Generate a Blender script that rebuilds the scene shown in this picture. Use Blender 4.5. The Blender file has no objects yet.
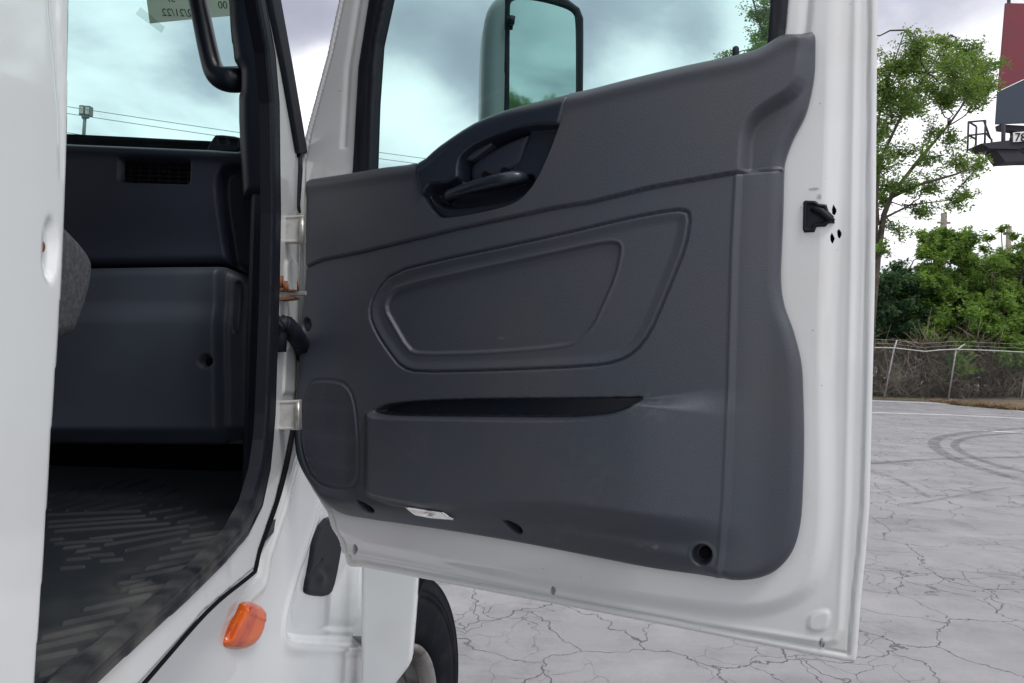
import bpy, bmesh, math, random
import numpy as np
from mathutils import Vector, Matrix
random.seed(7); rng = np.random.default_rng(11)
scn = bpy.context.scene
COL = scn.collection
# ------------------------------------------------------------------ camera
F, CX, CY = 740.0, 512.0, 341.5
CAMZ = 1.75
ROLL, PITCH = math.radians(1.8), math.radians(0.2)
R = Matrix.Rotation(math.radians(90)+PITCH, 3, 'X') @ Matrix.Rotation(ROLL, 3, 'Z')
cd = bpy.data.cameras.new('camera'); cam = bpy.data.objects.new('camera', cd); COL.objects.link(cam)
cam.location = (0, 0, CAMZ); cam.rotation_euler = R.to_euler()
cd.sensor_width = 36; cd.lens = F/1024*36; cd.clip_end = 3000; cd.clip_start = 0.02
scn.camera = cam
C0 = np.array([0, 0, CAMZ]); RN = np.array(R)
def ray(px, py):
    return RN @ np.array([(px-CX)/F, -(py-CY)/F, -1.0])
def pt(px, py, depth):            # a measured point at a given distance ahead
    d = ray(px, py); return C0 + d*(depth/d[1])
def onground(px, py, z=0.0):
    d = ray(px, py); return C0 + d*((z-CAMZ)/d[2])
class Plane:
    def __init__(s, o, u, v):
        s.o = np.array(o, float); s.u = np.array(u, float)/np.linalg.norm(u)
        v = np.array(v, float); v = v - s.u*np.dot(v, s.u); s.v = v/np.linalg.norm(v)
        s.n = np.cross(s.u, s.v)
        s.n /= np.linalg.norm(s.n); s.hoff = 0.0
    def uv(s, px, py):
        d = ray(px, py); t = np.dot(s.o-C0, s.n)/np.dot(d, s.n); p = C0+d*t-s.o
        return (float(np.dot(p, s.u)), float(np.dot(p, s.v)))
    def poly(s, pts): return np.array([s.uv(*p) for p in pts])
    def world(s, a, b, h):
        a = np.asarray(a, float); b = np.asarray(b, float); h = np.asarray(h, float)-s.hoff
        return s.o + a[..., None]*s.u + b[..., None]*s.v + h[..., None]*s.n
    def px(s, a, b):
        w = s.world(a, b, np.zeros_like(np.asarray(a, float))+s.hoff)-C0
        l = w @ RN
        return CX + F*l[..., 0]/-l[..., 2], CY - F*l[..., 1]/-l[..., 2]
# ------------------------------------------------------------------ materials
def mat(name, col, rough=0.5, metal=0.0, bump=None, var=None, spec=None, coat=0.0, extra=None):
    m = bpy.data.materials.new(name); m.use_nodes = True
    nt = m.node_tree; b = nt.nodes['Principled BSDF']
    b.inputs['Base Color'].default_value = (*col, 1); b.inputs['Roughness'].default_value = rough
    b.inputs['Metallic'].default_value = metal
    if spec is not None: b.inputs['Specular IOR Level'].default_value = spec
    if coat: b.inputs['Coat Weight'].default_value = coat; b.inputs['Coat Roughness'].default_value = 0.04
    geo = nt.nodes.new('ShaderNodeNewGeometry')
    if var:                           # (scale, other colour, lo, hi)
        n = nt.nodes.new('ShaderNodeTexNoise'); n.inputs['Scale'].default_value = var[0]; n.inputs['Detail'].default_value = 6
        nt.links.new(geo.outputs['Position'], n.inputs['Vector'])
        r = nt.nodes.new('ShaderNodeMapRange'); r.inputs[1].default_value = var[2]; r.inputs[2].default_value = var[3]
        nt.links.new(n.outputs['Fac'], r.inputs[0])
        mx = nt.nodes.new('ShaderNodeMix'); mx.data_type = 'RGBA'
        mx.inputs[6].default_value = (*col, 1); mx.inputs[7].default_value = (*var[1], 1)
        nt.links.new(r.outputs[0], mx.inputs[0]); nt.links.new(mx.outputs[2], b.inputs['Base Color'])
        if len(var) > 4:
            r2 = nt.nodes.new('ShaderNodeMapRange'); r2.inputs[3].default_value = rough; r2.inputs[4].default_value = var[4]
            nt.links.new(r.outputs[0], r2.inputs[0]); nt.links.new(r2.outputs[0], b.inputs['Roughness'])
    if bump:                          # (scale, distance)
        n = nt.nodes.new('ShaderNodeTexNoise'); n.inputs['Scale'].default_value = bump[0]; n.inputs['Detail'].default_value = 3
        nt.links.new(geo.outputs['Position'], n.inputs['Vector'])
        bp = nt.nodes.new('ShaderNodeBump'); bp.inputs['Distance'].default_value = bump[1]; bp.inputs['Strength'].default_value = 0.8
        nt.links.new(n.outputs['Fac'], bp.inputs['Height']); nt.links.new(bp.outputs[0], b.inputs['Normal'])
    return m
M = {}
M['white'] = mat('white_paint', (0.76, 0.785, 0.79), 0.14, coat=1.0, var=(5.0, (0.72, 0.735, 0.735), 0.5, 0.75), bump=(9, 0.0006))
M['white_in'] = mat('white_jamb_paint', (0.74, 0.755, 0.755), 0.24, coat=0.6, var=(7.0, (0.66, 0.65, 0.62), 0.52, 0.8), bump=(14, 0.001))
M['trim'] = mat('grey_moulded_plastic', (0.041, 0.050, 0.067), 0.40, bump=(750, 0.0007), var=(5, (0.052, 0.055, 0.067), 0.4, 0.75, 0.48), spec=0.6)
M['grille'] = mat('speaker_cloth_plastic', (0.042, 0.050, 0.067), 0.5)
M['bezel'] = mat('dark_moulded_plastic', (0.015, 0.021, 0.034), 0.30, bump=(750, 0.0003), spec=0.55)
M['dash'] = mat('navy_dash_plastic', (0.026, 0.035, 0.058), 0.5, bump=(700, 0.0003), var=(6, (0.032, 0.040, 0.060), 0.4, 0.7))
M['dashlow'] = mat('grey_dash_plastic', (0.060, 0.074, 0.102), 0.5, bump=(700, 0.0003), var=(6, (0.048, 0.060, 0.082), 0.4, 0.7))
M['rubber'] = mat('black_rubber', (0.008, 0.010, 0.017), 0.55, spec=.25, var=(12, (0.016, 0.018, 0.024), 0.5, 0.8))
M['tyre'] = mat('tyre_rubber', (0.007, 0.008, 0.012), 0.75, spec=.10, var=(14, (0.022, 0.022, 0.025), 0.5, 0.85), bump=(120, 0.0006))
M['steel'] = mat('hinge_steel', (0.50, 0.49, 0.47), 0.35, 0.7, var=(40, (0.3, 0.28, 0.25), 0.45, 0.7))
M['disc'] = mat('wheel_disc_steel', (0.20, 0.20, 0.20), 0.3, 0.8, var=(18, (0.08, 0.075, 0.07), 0.45, 0.7))
M['hinge'] = mat('painted_hinge', (0.40, 0.40, 0.39), 0.4, 0.0, var=(70, (0.30, 0.29, 0.27), 0.45, 0.7))
M['stepgrey'] = mat('grey_recess_shade', (0.24, 0.25, 0.26), .35)  # grey standing in for the shade of the step recess
M['rim'] = mat('wheel_steel', (0.45, 0.44, 0.43), 0.38, 0.85, var=(25, (0.22, 0.2, 0.18), 0.45, 0.75))
M['rust'] = mat('rusty_steel', (0.22, 0.075, 0.03), 0.7, 0.2, var=(60, (0.08, 0.05, 0.04), 0.4, 0.7))
M['fabric'] = mat('grey_seat_fabric', (0.045, 0.048, 0.056), 0.9, bump=(500, 0.0015), var=(160, (0.085, 0.088, 0.097), 0.4, 0.65))
M['black'] = mat('black_and_shade', (0.006, 0.006, 0.008), 0.7, spec=.1)  # black parts, also the painted shade of panel gap and step hollow
M['bark'] = mat('tree_bark', (0.055, 0.045, 0.035), 0.9, var=(6, (0.10, 0.085, 0.065), 0.4, 0.7))
M['paper'] = mat('paper', (0.76, 0.77, 0.70), 0.8)
def _tl(m, f):
    nt = m.node_tree; t = nt.nodes.new('ShaderNodeBsdfTranslucent'); t.inputs[0].default_value = m.node_tree.nodes['Principled BSDF'].inputs['Base Color'].default_value
    x = nt.nodes.new('ShaderNodeMixShader'); x.inputs[0].default_value = f; nt.links.new(nt.nodes['Principled BSDF'].outputs[0], x.inputs[1]); nt.links.new(t.outputs[0], x.inputs[2]); nt.links.new(x.outputs[0], nt.nodes['Material Output'].inputs[0])
_tl(M['paper'], .6)
M['plate'] = mat('white_plate', (.75, .75, .75), .6)
M['ink'] = mat('ink', (0.09, 0.10, 0.10), 0.8)
M['galv'] = mat('galvanised_pipe', (0.42, 0.43, 0.44), 0.5, 0.5, var=(8, (0.28, 0.28, 0.28), 0.4, 0.7))
M['wood'] = mat('weathered_pole_wood', (0.20, 0.17, 0.14), 0.9, var=(5, (0.3, 0.27, 0.23), 0.4, 0.7))
M['wire'] = mat('cable_black', (0.16, 0.17, 0.18), 0.6)
M['paint'] = mat('road_paint', (0.72, 0.72, 0.72), 0.7, var=(9, (0.40, 0.40, 0.42), 0.5, 0.68))
M['red'] = mat('billboard_red', (0.17, 0.022, 0.035), 0.7, var=(0.5, (0.14, 0.025, 0.04), 0.4, 0.7))
M['slate'] = mat('billboard_slate', (0.022, 0.034, 0.060), 0.6)
M['structure'] = mat('billboard_steel', (0.02, 0.018, 0.028), 0.7)
M['mirrorcase'] = mat('mirror_housing_plastic', (0.20, 0.23, 0.24), 0.42, bump=(400, 0.0003))
M['mirror'] = mat('mirror_glass', (0.56, 0.56, 0.58), 0.03, 1.0)
M['chrome'] = mat('reflector_chrome', (0.8, 0.8, 0.8), 0.25, 1.0, bump=(220, 0.001))
M['dirt'] = mat('bare_dirt', (0.16, 0.12, 0.085), 0.95, var=(3, (0.09, 0.085, 0.05), 0.4, 0.7))
def mat_seal():
    m = mat('dusty_door_seal', (0.008, 0.010, 0.017), 0.5, spec=.3); nt = m.node_tree; b = nt.nodes['Principled BSDF']; L = nt.links.new
    g = nt.nodes.new('ShaderNodeNewGeometry'); sp = nt.nodes.new('ShaderNodeSeparateXYZ'); L(g.outputs['Position'], sp.inputs[0])
    n = nt.nodes.new('ShaderNodeTexNoise'); n.inputs['Scale'].default_value = 22; n.inputs['Detail'].default_value = 8; L(g.outputs['Position'], n.inputs['Vector'])
    a = nt.nodes.new('ShaderNodeMapRange'); a.inputs[1].default_value = 1.53; a.inputs[2].default_value = 1.47; L(sp.outputs[2], a.inputs[0])
    c = nt.nodes.new('ShaderNodeMapRange'); c.inputs[1].default_value = .35; c.inputs[2].default_value = .65; L(n.outputs['Fac'], c.inputs[0])
    mu = nt.nodes.new('ShaderNodeMath'); mu.operation = 'MULTIPLY'; L(a.outputs[0], mu.inputs[0]); L(c.outputs[0], mu.inputs[1])
    x = nt.nodes.new('ShaderNodeMix'); x.data_type = 'RGBA'; x.inputs[6].default_value = (.008, .010, .017, 1); x.inputs[7].default_value = (.085, .083, .08, 1); L(mu.outputs[0], x.inputs[0]); L(x.outputs[2], b.inputs['Base Color']); return m
M['seal'] = mat_seal()
def mat_mat():   # floor mat: black rubber with pale dust lying near the sill
    m = mat('dusty_floor_rubber', (0.016, 0.018, 0.023), 0.62, spec=.3)
    nt = m.node_tree; b = nt.nodes['Principled BSDF']
    g = nt.nodes.new('ShaderNodeNewGeometry'); sp = nt.nodes.new('ShaderNodeSeparateXYZ'); nt.links.new(g.outputs['Position'], sp.inputs[0])
    n = nt.nodes.new('ShaderNodeTexNoise'); n.inputs['Scale'].default_value = 14; n.inputs['Detail'].default_value = 8
    nt.links.new(g.outputs['Position'], n.inputs['Vector'])
    r = nt.nodes.new('ShaderNodeMapRange'); r.inputs[1].default_value = -0.56; r.inputs[2].default_value = -0.38
    nt.links.new(sp.outputs[0], r.inputs[0])
    r2 = nt.nodes.new('ShaderNodeMapRange'); r2.inputs[1].default_value = 0.35; r2.inputs[2].default_value = 0.7
    nt.links.new(n.outputs['Fac'], r2.inputs[0])
    mu = nt.nodes.new('ShaderNodeMath'); mu.operation = 'MULTIPLY'; nt.links.new(r.outputs[0], mu.inputs[0]); nt.links.new(r2.outputs[0], mu.inputs[1])
    mx = nt.nodes.new('ShaderNodeMix'); mx.data_type = 'RGBA'; mx.inputs[6].default_value = (0.014, 0.018, 0.024, 1); mx.inputs[7].default_value = (0.11, 0.108, 0.106, 1)
    nt.links.new(mu.outputs[0], mx.inputs[0]); nt.links.new(mx.outputs[2], b.inputs['Base Color'])
    return m
M['mat'] = mat_mat()
def scuffs(m, spots, col):
    nt = m.node_tree; b = nt.nodes['Principled BSDF']; src = b.inputs['Base Color'].links[0].from_socket
    g = nt.nodes.new('ShaderNodeNewGeometry'); n = nt.nodes.new('ShaderNodeTexNoise'); n.inputs['Scale'].default_value = 70; n.inputs['Detail'].default_value = 5; nt.links.new(g.outputs['Position'], n.inputs['Vector'])
    k = nt.nodes.new('ShaderNodeMapRange'); k.inputs[1].default_value = .50; k.inputs[2].default_value = .62; nt.links.new(n.outputs['Fac'], k.inputs[0])
    for (c, rad, amt, flat) in spots:
        s_ = nt.nodes.new('ShaderNodeVectorMath'); s_.operation = 'SUBTRACT'; s_.inputs[1].default_value = tuple(float(v) for v in c); nt.links.new(g.outputs['Position'], s_.inputs[0])
        q = nt.nodes.new('ShaderNodeVectorMath'); q.operation = 'MULTIPLY'; q.inputs[1].default_value = (1, 1, flat); nt.links.new(s_.outputs[0], q.inputs[0])
        l = nt.nodes.new('ShaderNodeVectorMath'); l.operation = 'LENGTH'; nt.links.new(q.outputs[0], l.inputs[0])
        r = nt.nodes.new('ShaderNodeMapRange'); r.interpolation_type = 'SMOOTHSTEP'; r.inputs[1].default_value = rad*.3; r.inputs[2].default_value = rad; r.inputs[3].default_value = amt; r.inputs[4].default_value = 0; nt.links.new(l.outputs['Value'], r.inputs[0])
        mu = nt.nodes.new('ShaderNodeMath'); mu.operation = 'MULTIPLY'; nt.links.new(r.outputs[0], mu.inputs[0]); nt.links.new(k.outputs[0], mu.inputs[1])
        x = nt.nodes.new('ShaderNodeMix'); x.data_type = 'RGBA'; x.inputs[7].default_value = (*col, 1); nt.links.new(mu.outputs[0], x.inputs[0]); nt.links.new(src, x.inputs[6]); src = x.outputs[2]
    nt.links.new(src, b.inputs['Base Color'])
def mat_white_door():
    """door inner sheet: white, hazy dirt film and a few chips and scuffs with a shape of their own"""
    m = mat('white_door_paint', (0.77, 0.765, 0.755), 0.18, coat=0.9, bump=(11, 0.0006))
    nt = m.node_tree; b = nt.nodes['Principled BSDF']
    g = nt.nodes.new('ShaderNodeNewGeometry')
    n1 = nt.nodes.new('ShaderNodeTexNoise'); n1.inputs['Scale'].default_value = 4; n1.inputs['Detail'].default_value = 5
    n2 = nt.nodes.new('ShaderNodeTexNoise'); n2.inputs['Scale'].default_value = 90; n2.inputs['Detail'].default_value = 3
    mp = nt.nodes.new('ShaderNodeMapping'); mp.inputs['Scale'].default_value = (1, 1, 2.2)
    nt.links.new(g.outputs['Position'], mp.inputs['Vector'])
    nt.links.new(g.outputs['Position'], n1.inputs['Vector']); nt.links.new(mp.outputs[0], n2.inputs['Vector'])
    a = nt.nodes.new('ShaderNodeMapRange'); a.inputs[1].default_value = .45; a.inputs[2].default_value = .8; nt.links.new(n1.outputs['Fac'], a.inputs[0])
    c = nt.nodes.new('ShaderNodeMapRange'); c.inputs[1].default_value = .745; c.inputs[2].default_value = .775; nt.links.new(n2.outputs['Fac'], c.inputs[0])
    m1 = nt.nodes.new('ShaderNodeMix'); m1.data_type = 'RGBA'; m1.inputs[6].default_value = (.645, .66, .67, 1); m1.inputs[7].default_value = (.58, .57, .54, 1)
    nt.links.new(a.outputs[0], m1.inputs[0])
    m2 = nt.nodes.new('ShaderNodeMix'); m2.data_type = 'RGBA'; m2.inputs[7].default_value = (.33, .30, .25, 1)
    nt.links.new(c.outputs[0], m2.inputs[0]); nt.links.new(m1.outputs[2], m2.inputs[6]); nt.links.new(m2.outputs[2], b.inputs['Base Color'])
    return m
M['doorwhite'] = mat_white_door()
def glass_mat(name, tint, refl=0.5, ior=1.45):
    m = bpy.data.materials.new(name); m.use_nodes = True; nt = m.node_tree
    for n in list(nt.nodes): nt.nodes.remove(n)
    out = nt.nodes.new('ShaderNodeOutputMaterial'); t = nt.nodes.new('ShaderNodeBsdfTransparent'); t.inputs[0].default_value = (*tint, 1)
    gl = nt.nodes.new('ShaderNodeBsdfGlossy'); gl.inputs['Roughness'].default_value = 0.01
    fr = nt.nodes.new('ShaderNodeFresnel'); fr.inputs[0].default_value = ior
    mu = nt.nodes.new('ShaderNodeMath'); mu.operation = 'MULTIPLY'; mu.inputs[1].default_value = refl; nt.links.new(fr.outputs[0], mu.inputs[0])
    mx = nt.nodes.new('ShaderNodeMixShader'); nt.links.new(mu.outputs[0], mx.inputs[0]); nt.links.new(t.outputs[0], mx.inputs[1]); nt.links.new(gl.outputs[0], mx.inputs[2])
    nt.links.new(mx.outputs[0], out.inputs[0]); return m
M['glass'] = glass_mat('tinted_window_glass', (0.80, 0.935, 0.915))
M['windshield'] = glass_mat('windshield_glass', (0.79, 0.935, 0.915))
M['tape'] = glass_mat('clear_tape', (0.86, 0.88, 0.87), 0.4)
M['amber'] = mat('amber_lens', (0.80, 0.13, 0.006), 0.16, coat=0.5, var=(22, (0.60, 0.055, 0.003), 0.42, 0.6), spec=.5)
def leaf_mat(name, c1, c2):
    m = mat(name, c1, 0.5, var=(0.9, c2, 0.35, 0.68))
    nt = m.node_tree; b = nt.nodes['Principled BSDF']; out = nt.nodes['Material Output']
    tr = nt.nodes.new('ShaderNodeBsdfTranslucent'); mx = nt.nodes.new('ShaderNodeMixShader'); mx.inputs[0].default_value = 0.42
    src = b.inputs['Base Color'].links[0].from_socket
    mul = nt.nodes.new('ShaderNodeMix'); mul.data_type = 'RGBA'; mul.blend_type = 'MULTIPLY'; mul.inputs[0].default_value = 1; mul.inputs[7].default_value = (1.5, 1.6, 0.8, 1)
    nt.links.new(src, mul.inputs[6]); nt.links.new(mul.outputs[2], tr.inputs[0])
    nt.links.new(b.outputs[0], mx.inputs[1]); nt.links.new(tr.outputs[0], mx.inputs[2]); nt.links.new(mx.outputs[0], out.inputs[0])
    return m
M['leaf'] = leaf_mat('tree_leaves', (0.085, 0.150, 0.030), (0.17, 0.26, 0.055))
M['leaf_dark'] = leaf_mat('dark_leaves', (0.040, 0.09, 0.045), (0.065, 0.135, 0.055))
M['leaf_bright'] = leaf_mat('bright_leaves', (0.095, 0.18, 0.035), (0.20, 0.31, 0.065))
M['dryleaf'] = leaf_mat('dry_vines', (0.07, 0.055, 0.04), (0.14, 0.115, 0.085))
M['vine'] = mat('dry_vine_bark', (0.16, 0.13, 0.10), .9, var=(1.2, (0.30, 0.25, 0.20), .4, .65))
M['litter'] = leaf_mat('fallen_leaves', (0.17, 0.105, 0.075), (0.30, 0.23, 0.18))
# ------------------------------------------------------------------ mesh helpers
def mk(name, verts, faces, m, parent=None, smooth=False, split=None):
    verts = np.asarray(verts, float)
    c = (verts.min(0)+verts.max(0))/2
    me = bpy.data.meshes.new(name); me.from_pydata((verts-c).tolist(), [], faces if isinstance(faces, list) else faces.tolist()); me.update()
    if smooth: me.polygons.foreach_set('use_smooth', np.ones(len(me.polygons), bool))
    me.materials.append(m)
    o = bpy.data.objects.new(name, me); COL.objects.link(o); o.location = Vector(c.tolist())
    setpar(o, parent); return o
def setpar(o, parent):
    if parent is None: return
    p = Vector(); q = parent
    while q is not None: p = p + q.location; q = q.parent
    o.parent = parent; o.location = o.location - p       # parents are never rotated
def empty(name, loc, label=None, cat=None, group=None, parent=None):
    o = bpy.data.objects.new(name, None); COL.objects.link(o); o.location = Vector([float(v) for v in loc]); o.empty_display_size = .2
    setpar(o, parent)
    if label: tag(o, label, cat, group)
    return o
def tag(o, label=None, cat=None, group=None, kind=None):
    if label: o['label'] = label
    if cat: o['category'] = cat
    if group: o['group'] = group
    if kind: o['kind'] = kind
    return o
def segdist(P, A, B):
    AB = B-A; L = (AB**2).sum()+1e-18
    t = np.clip(((P-A)@AB)/L, 0, 1); return np.linalg.norm(P-(A+t[:, None]*AB), axis=1)
def pdist(P, poly, closed=False):
    n = len(poly); d = np.full(len(P), 1e9)
    for i in range(n if closed else n-1): d = np.minimum(d, segdist(P, poly[i], poly[(i+1) % n]))
    return d
def inside(P, poly):
    x, y = P[:, 0], P[:, 1]; r = np.zeros(len(P), bool); n = len(poly); j = n-1
    for i in range(n):
        xi, yi = poly[i]; xj, yj = poly[j]
        if yi != yj:
            r ^= ((yi > y) != (yj > y)) & (x < (xj-xi)*(y-yi)/(yj-yi)+xi)
        j = i
    return r
def sd(P, poly):
    d = pdist(P, poly, True); return np.where(inside(P, poly), d, -d)
def ss(x): x = np.clip(x, 0, 1); return x*x*(3-2*x)
def rnd(t): t = np.clip(t, 0, 1); return np.sqrt(np.maximum(0, 1-(1-t)**2))
def smooth_poly(p, it=2, closed=True):     # chaikin
    p = np.array(p, float)
    for _ in range(it):
        q = []
        n = len(p)
        rngi = range(n if closed else n-1)
        if not closed: q.append(p[0])
        for i in rngi:
            a, b = p[i], p[(i+1) % n]; q += [a*.75+b*.25, a*.25+b*.75]
        if not closed: q.append(p[-1])
        p = np.array(q)
    return p
def relief(name, P, outline, hf, back, m, parent, res=.003, holes=(), smooth_back=False):
    """solid sheet on plane P: outline (+holes) in plane metres, front height hf(XY), flat back"""
    outline = np.array(outline, float); holes = [np.array(h, float) for h in holes]
    lo = outline.min(0)-res; hi = outline.max(0)+res
    nx = int((hi[0]-lo[0])/res)+2; ny = int((hi[1]-lo[1])/res)+2
    cx = lo[0]+(np.arange(nx)+.5)*res; cy = lo[1]+(np.arange(ny)+.5)*res
    CXg, CYg = np.meshgrid(cx, cy); Pc = np.stack([CXg.ravel(), CYg.ravel()], 1)
    keep = inside(Pc, outline)
    for h in holes: keep &= ~inside(Pc, h)
    K = keep.reshape(ny, nx)
    idx = -np.ones((ny+1, nx+1), int)
    used = np.zeros((ny+1, nx+1), bool)
    used[:-1, :-1] |= K; used[1:, :-1] |= K; used[:-1, 1:] |= K; used[1:, 1:] |= K
    idx[used] = np.arange(used.sum())
    gy, gx = np.nonzero(used)
    V = np.stack([lo[0]+gx*res, lo[1]+gy*res], 1)
    jy, jx = np.nonzero(K)
    a, b, c, d = idx[jy, jx], idx[jy, jx+1], idx[jy+1, jx+1], idx[jy+1, jx]
    Fc = np.stack([a, b, c, d], 1)
    # boundary edges
    Kp = np.pad(K, 1)
    be = []
    for (dy, dx, p, q) in ((-1, 0, a, b), (0, 1, b, c), (1, 0, c, d), (0, -1, d, a)):
        o = ~Kp[jy+1+dy, jx+1+dx]; be.append(np.stack([p[o], q[o]], 1))
    be = np.concatenate(be)
    bv = np.unique(be)
    B = V[bv]; best = np.full(len(B), 1e9); tgt = B.copy()
    for poly in [outline]+holes:
        n = len(poly)
        for i in range(n):
            A, Bq = poly[i], poly[(i+1) % n]; AB = Bq-A; L = (AB**2).sum()+1e-18
            t = np.clip(((B-A)@AB)/L, 0, 1); q = A+t[:, None]*AB; dd = np.linalg.norm(B-q, axis=1)
            w = dd < best; best[w] = dd[w]; tgt[w] = q[w]
    V[bv] = tgt
    H = hf(V) if callable(hf) else np.full(len(V), float(hf))
    front = P.world(V[:, 0], V[:, 1], H)
    backv = P.world(V[:, 0], V[:, 1], np.full(len(V), back) if not callable(back) else back(V))
    n = len(V); nb = len(bv); mp = -np.ones(n, int); mp[bv] = np.arange(nb)
    s1 = front[bv]; s2 = backv[bv]
    verts = np.concatenate([front, backv, s1, s2])
    e0, e1 = mp[be[:, 0]], mp[be[:, 1]]
    side = np.stack([2*n+e1, 2*n+e0, 2*n+nb+e0, 2*n+nb+e1], 1)
    faces = np.concatenate([Fc, Fc[:, ::-1]+n, side])
    return mk(name, verts, faces, m, parent, True)
def plate(name, P, outline, h0, h1, m, parent, bev=0.0):
    """polygon extruded from h0 to h1, optional bevel at the front (h1) edge"""
    o = np.array(outline, float)
    bm = bmesh.new()
    lower = [bm.verts.new(P.world(np.array(x), np.array(y), np.array(h0))) for x, y in o]
    upper = [bm.verts.new(P.world(np.array(x), np.array(y), np.array(h1))) for x, y in o]
    n = len(o)
    f = bm.faces.new(upper); g = bm.faces.new(lower[::-1])
    for i in range(n): bm.faces.new((lower[i], lower[(i+1) % n], upper[(i+1) % n], upper[i]))
    bmesh.ops.recalc_face_normals(bm, faces=bm.faces)
    if bev > 0: bmesh.ops.bevel(bm, geom=list(f.edges), offset=bev, segments=3, affect='EDGES', profile=.5)
    return from_bm(name, bm, m, parent)
def from_bm(name, bm, m, parent=None, smooth=False):
    c = Vector(); vs = [v.co.copy() for v in bm.verts]
    lo = Vector([min(v[i] for v in vs) for i in range(3)]); hi = Vector([max(v[i] for v in vs) for i in range(3)]); c = (lo+hi)/2
    for v in bm.verts: v.co -= c
    me = bpy.data.meshes.new(name); bm.to_mesh(me); bm.free(); me.materials.append(m)
    if smooth: me.polygons.foreach_set('use_smooth', np.ones(len(me.polygons), bool))
    o = bpy.data.objects.new(name, me); COL.objects.link(o); o.location = c; setpar(o, parent); return o
def bx(bm, lo, hi, bev=0.0):
    r = bmesh.ops.create_cube(bm, size=1)['verts']
    for v in r: v.co = Vector([lo[i]+(v.co[i]+.5)*(hi[i]-lo[i]) for i in range(3)])
    if bev: bmesh.ops.bevel(bm, geom=list({e for v in r for e in v.link_edges}), offset=bev, segments=3, affect='EDGES', profile=.5)
def box(name, lo, hi, m, parent=None, bev=0.0, smooth=False):
    bm = bmesh.new(); bx(bm, lo, hi, bev); return from_bm(name, bm, m, parent, smooth)
def tubegeo(pts, rad, seg=12, caps=True, flat=1.0, off=0):
    pts = [np.array(p, float) for p in pts]; n = len(pts)
    if np.isscalar(rad): rad = [rad]*n
    V = []; Fs = []; prev = None
    for i in range(n):
        t = pts[min(i+1, n-1)]-pts[max(i-1, 0)]; t = t/(np.linalg.norm(t)+1e-12)
        if prev is None:
            a = np.array([0, 0, 1.]) if abs(t[2]) < .9 else np.array([1., 0, 0]); x = np.cross(t, a); x /= np.linalg.norm(x)
        else: x = prev-t*np.dot(prev, t); x /= np.linalg.norm(x)
        y = np.cross(t, x); prev = x
        for k in range(seg):
            th = 2*math.pi*k/seg; V.append(pts[i]+rad[i]*(math.cos(th)*x+flat*math.sin(th)*y))
    for i in range(n-1):
        for k in range(seg):
            k2 = (k+1) % seg; Fs.append([off+i*seg+k, off+i*seg+k2, off+(i+1)*seg+k2, off+(i+1)*seg+k])
    if caps: Fs.append([off+k for k in range(seg)][::-1]); Fs.append([off+(n-1)*seg+k for k in range(seg)])
    return V, Fs
def tube(name, pts, rad, m, parent=None, seg=12, flat=1.0):
    V, Fs = tubegeo(pts, rad, seg, True, flat); return mk(name, V, Fs, m, parent, True)
def multitube(name, paths, m, parent=None, seg=6):
    V = []; Fs = []
    for pts, rad in paths:
        v, f = tubegeo(pts, rad, seg, True, 1.0, len(V)); V += v; Fs += f
    return mk(name, V, Fs, m, parent, True)
def lathe(name, prof, c, axis, m, parent, seg=72):
    """prof: list of (along axis, radius)"""
    ax = np.array(axis, float); ax /= np.linalg.norm(ax); up = np.array([0, 0, 1.]); x = np.cross(ax, up); x /= np.linalg.norm(x); y = np.cross(x, ax)
    V = []; Fs = []; n = len(prof)
    for k in range(seg):
        th = 2*math.pi*k/seg; r = math.cos(th)*x+math.sin(th)*y
        for (a, q) in prof: V.append(np.array(c)+ax*a+r*q)
    for k in range(seg):
        k2 = (k+1) % seg
        for i in range(n-1): Fs.append([k*n+i, k2*n+i, k2*n+i+1, k*n+i+1])
    return mk(name, V, Fs, m, parent, True)
def ext(uvs, target, end=True):
    """extend a uv polyline at its first point up/down to v=target"""
    a, b = (uvs[0], uvs[1]) if not end else (uvs[-1], uvs[-2])
    a = np.array(a); b = np.array(b); t = (target-a[1])/(a[1]-b[1]+1e-12); return a+(a-b)*t

# =================================================================== TRUCK
truck = empty('truck', (-1.2, 1.6, 0), 'white day cab heavy truck with its passenger door swung wide open', 'truck')
H0 = np.array([-0.397, 1.372, CAMZ]); L0 = np.array([0.459, 0.971, CAMZ])
D = Plane(H0, L0-H0, (0, 0, 1))            # door plane, normal faces the photographer
if np.dot(D.n, C0-D.o) < 0: D.n = -D.n
D.hoff = .026; D.o = H0+D.n*D.hoff          # trim is traced on its own face plane
DS = Plane(H0, L0-H0, (0, 0, 1)); DS.n = D.n.copy(); DS.hoff = -.013; DS.o = H0+D.n*DS.hoff
def dpt(px, py, h): a, b = D.uv(px, py); return D.world(np.array(a), np.array(b), np.array(h))
def dst(px, py, h): a, b = DS.uv(px, py); return DS.world(np.array(a), np.array(b), np.array(h))
def dp(pts): return D.poly(pts)
def ds(pts): return DS.poly(pts)
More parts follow.
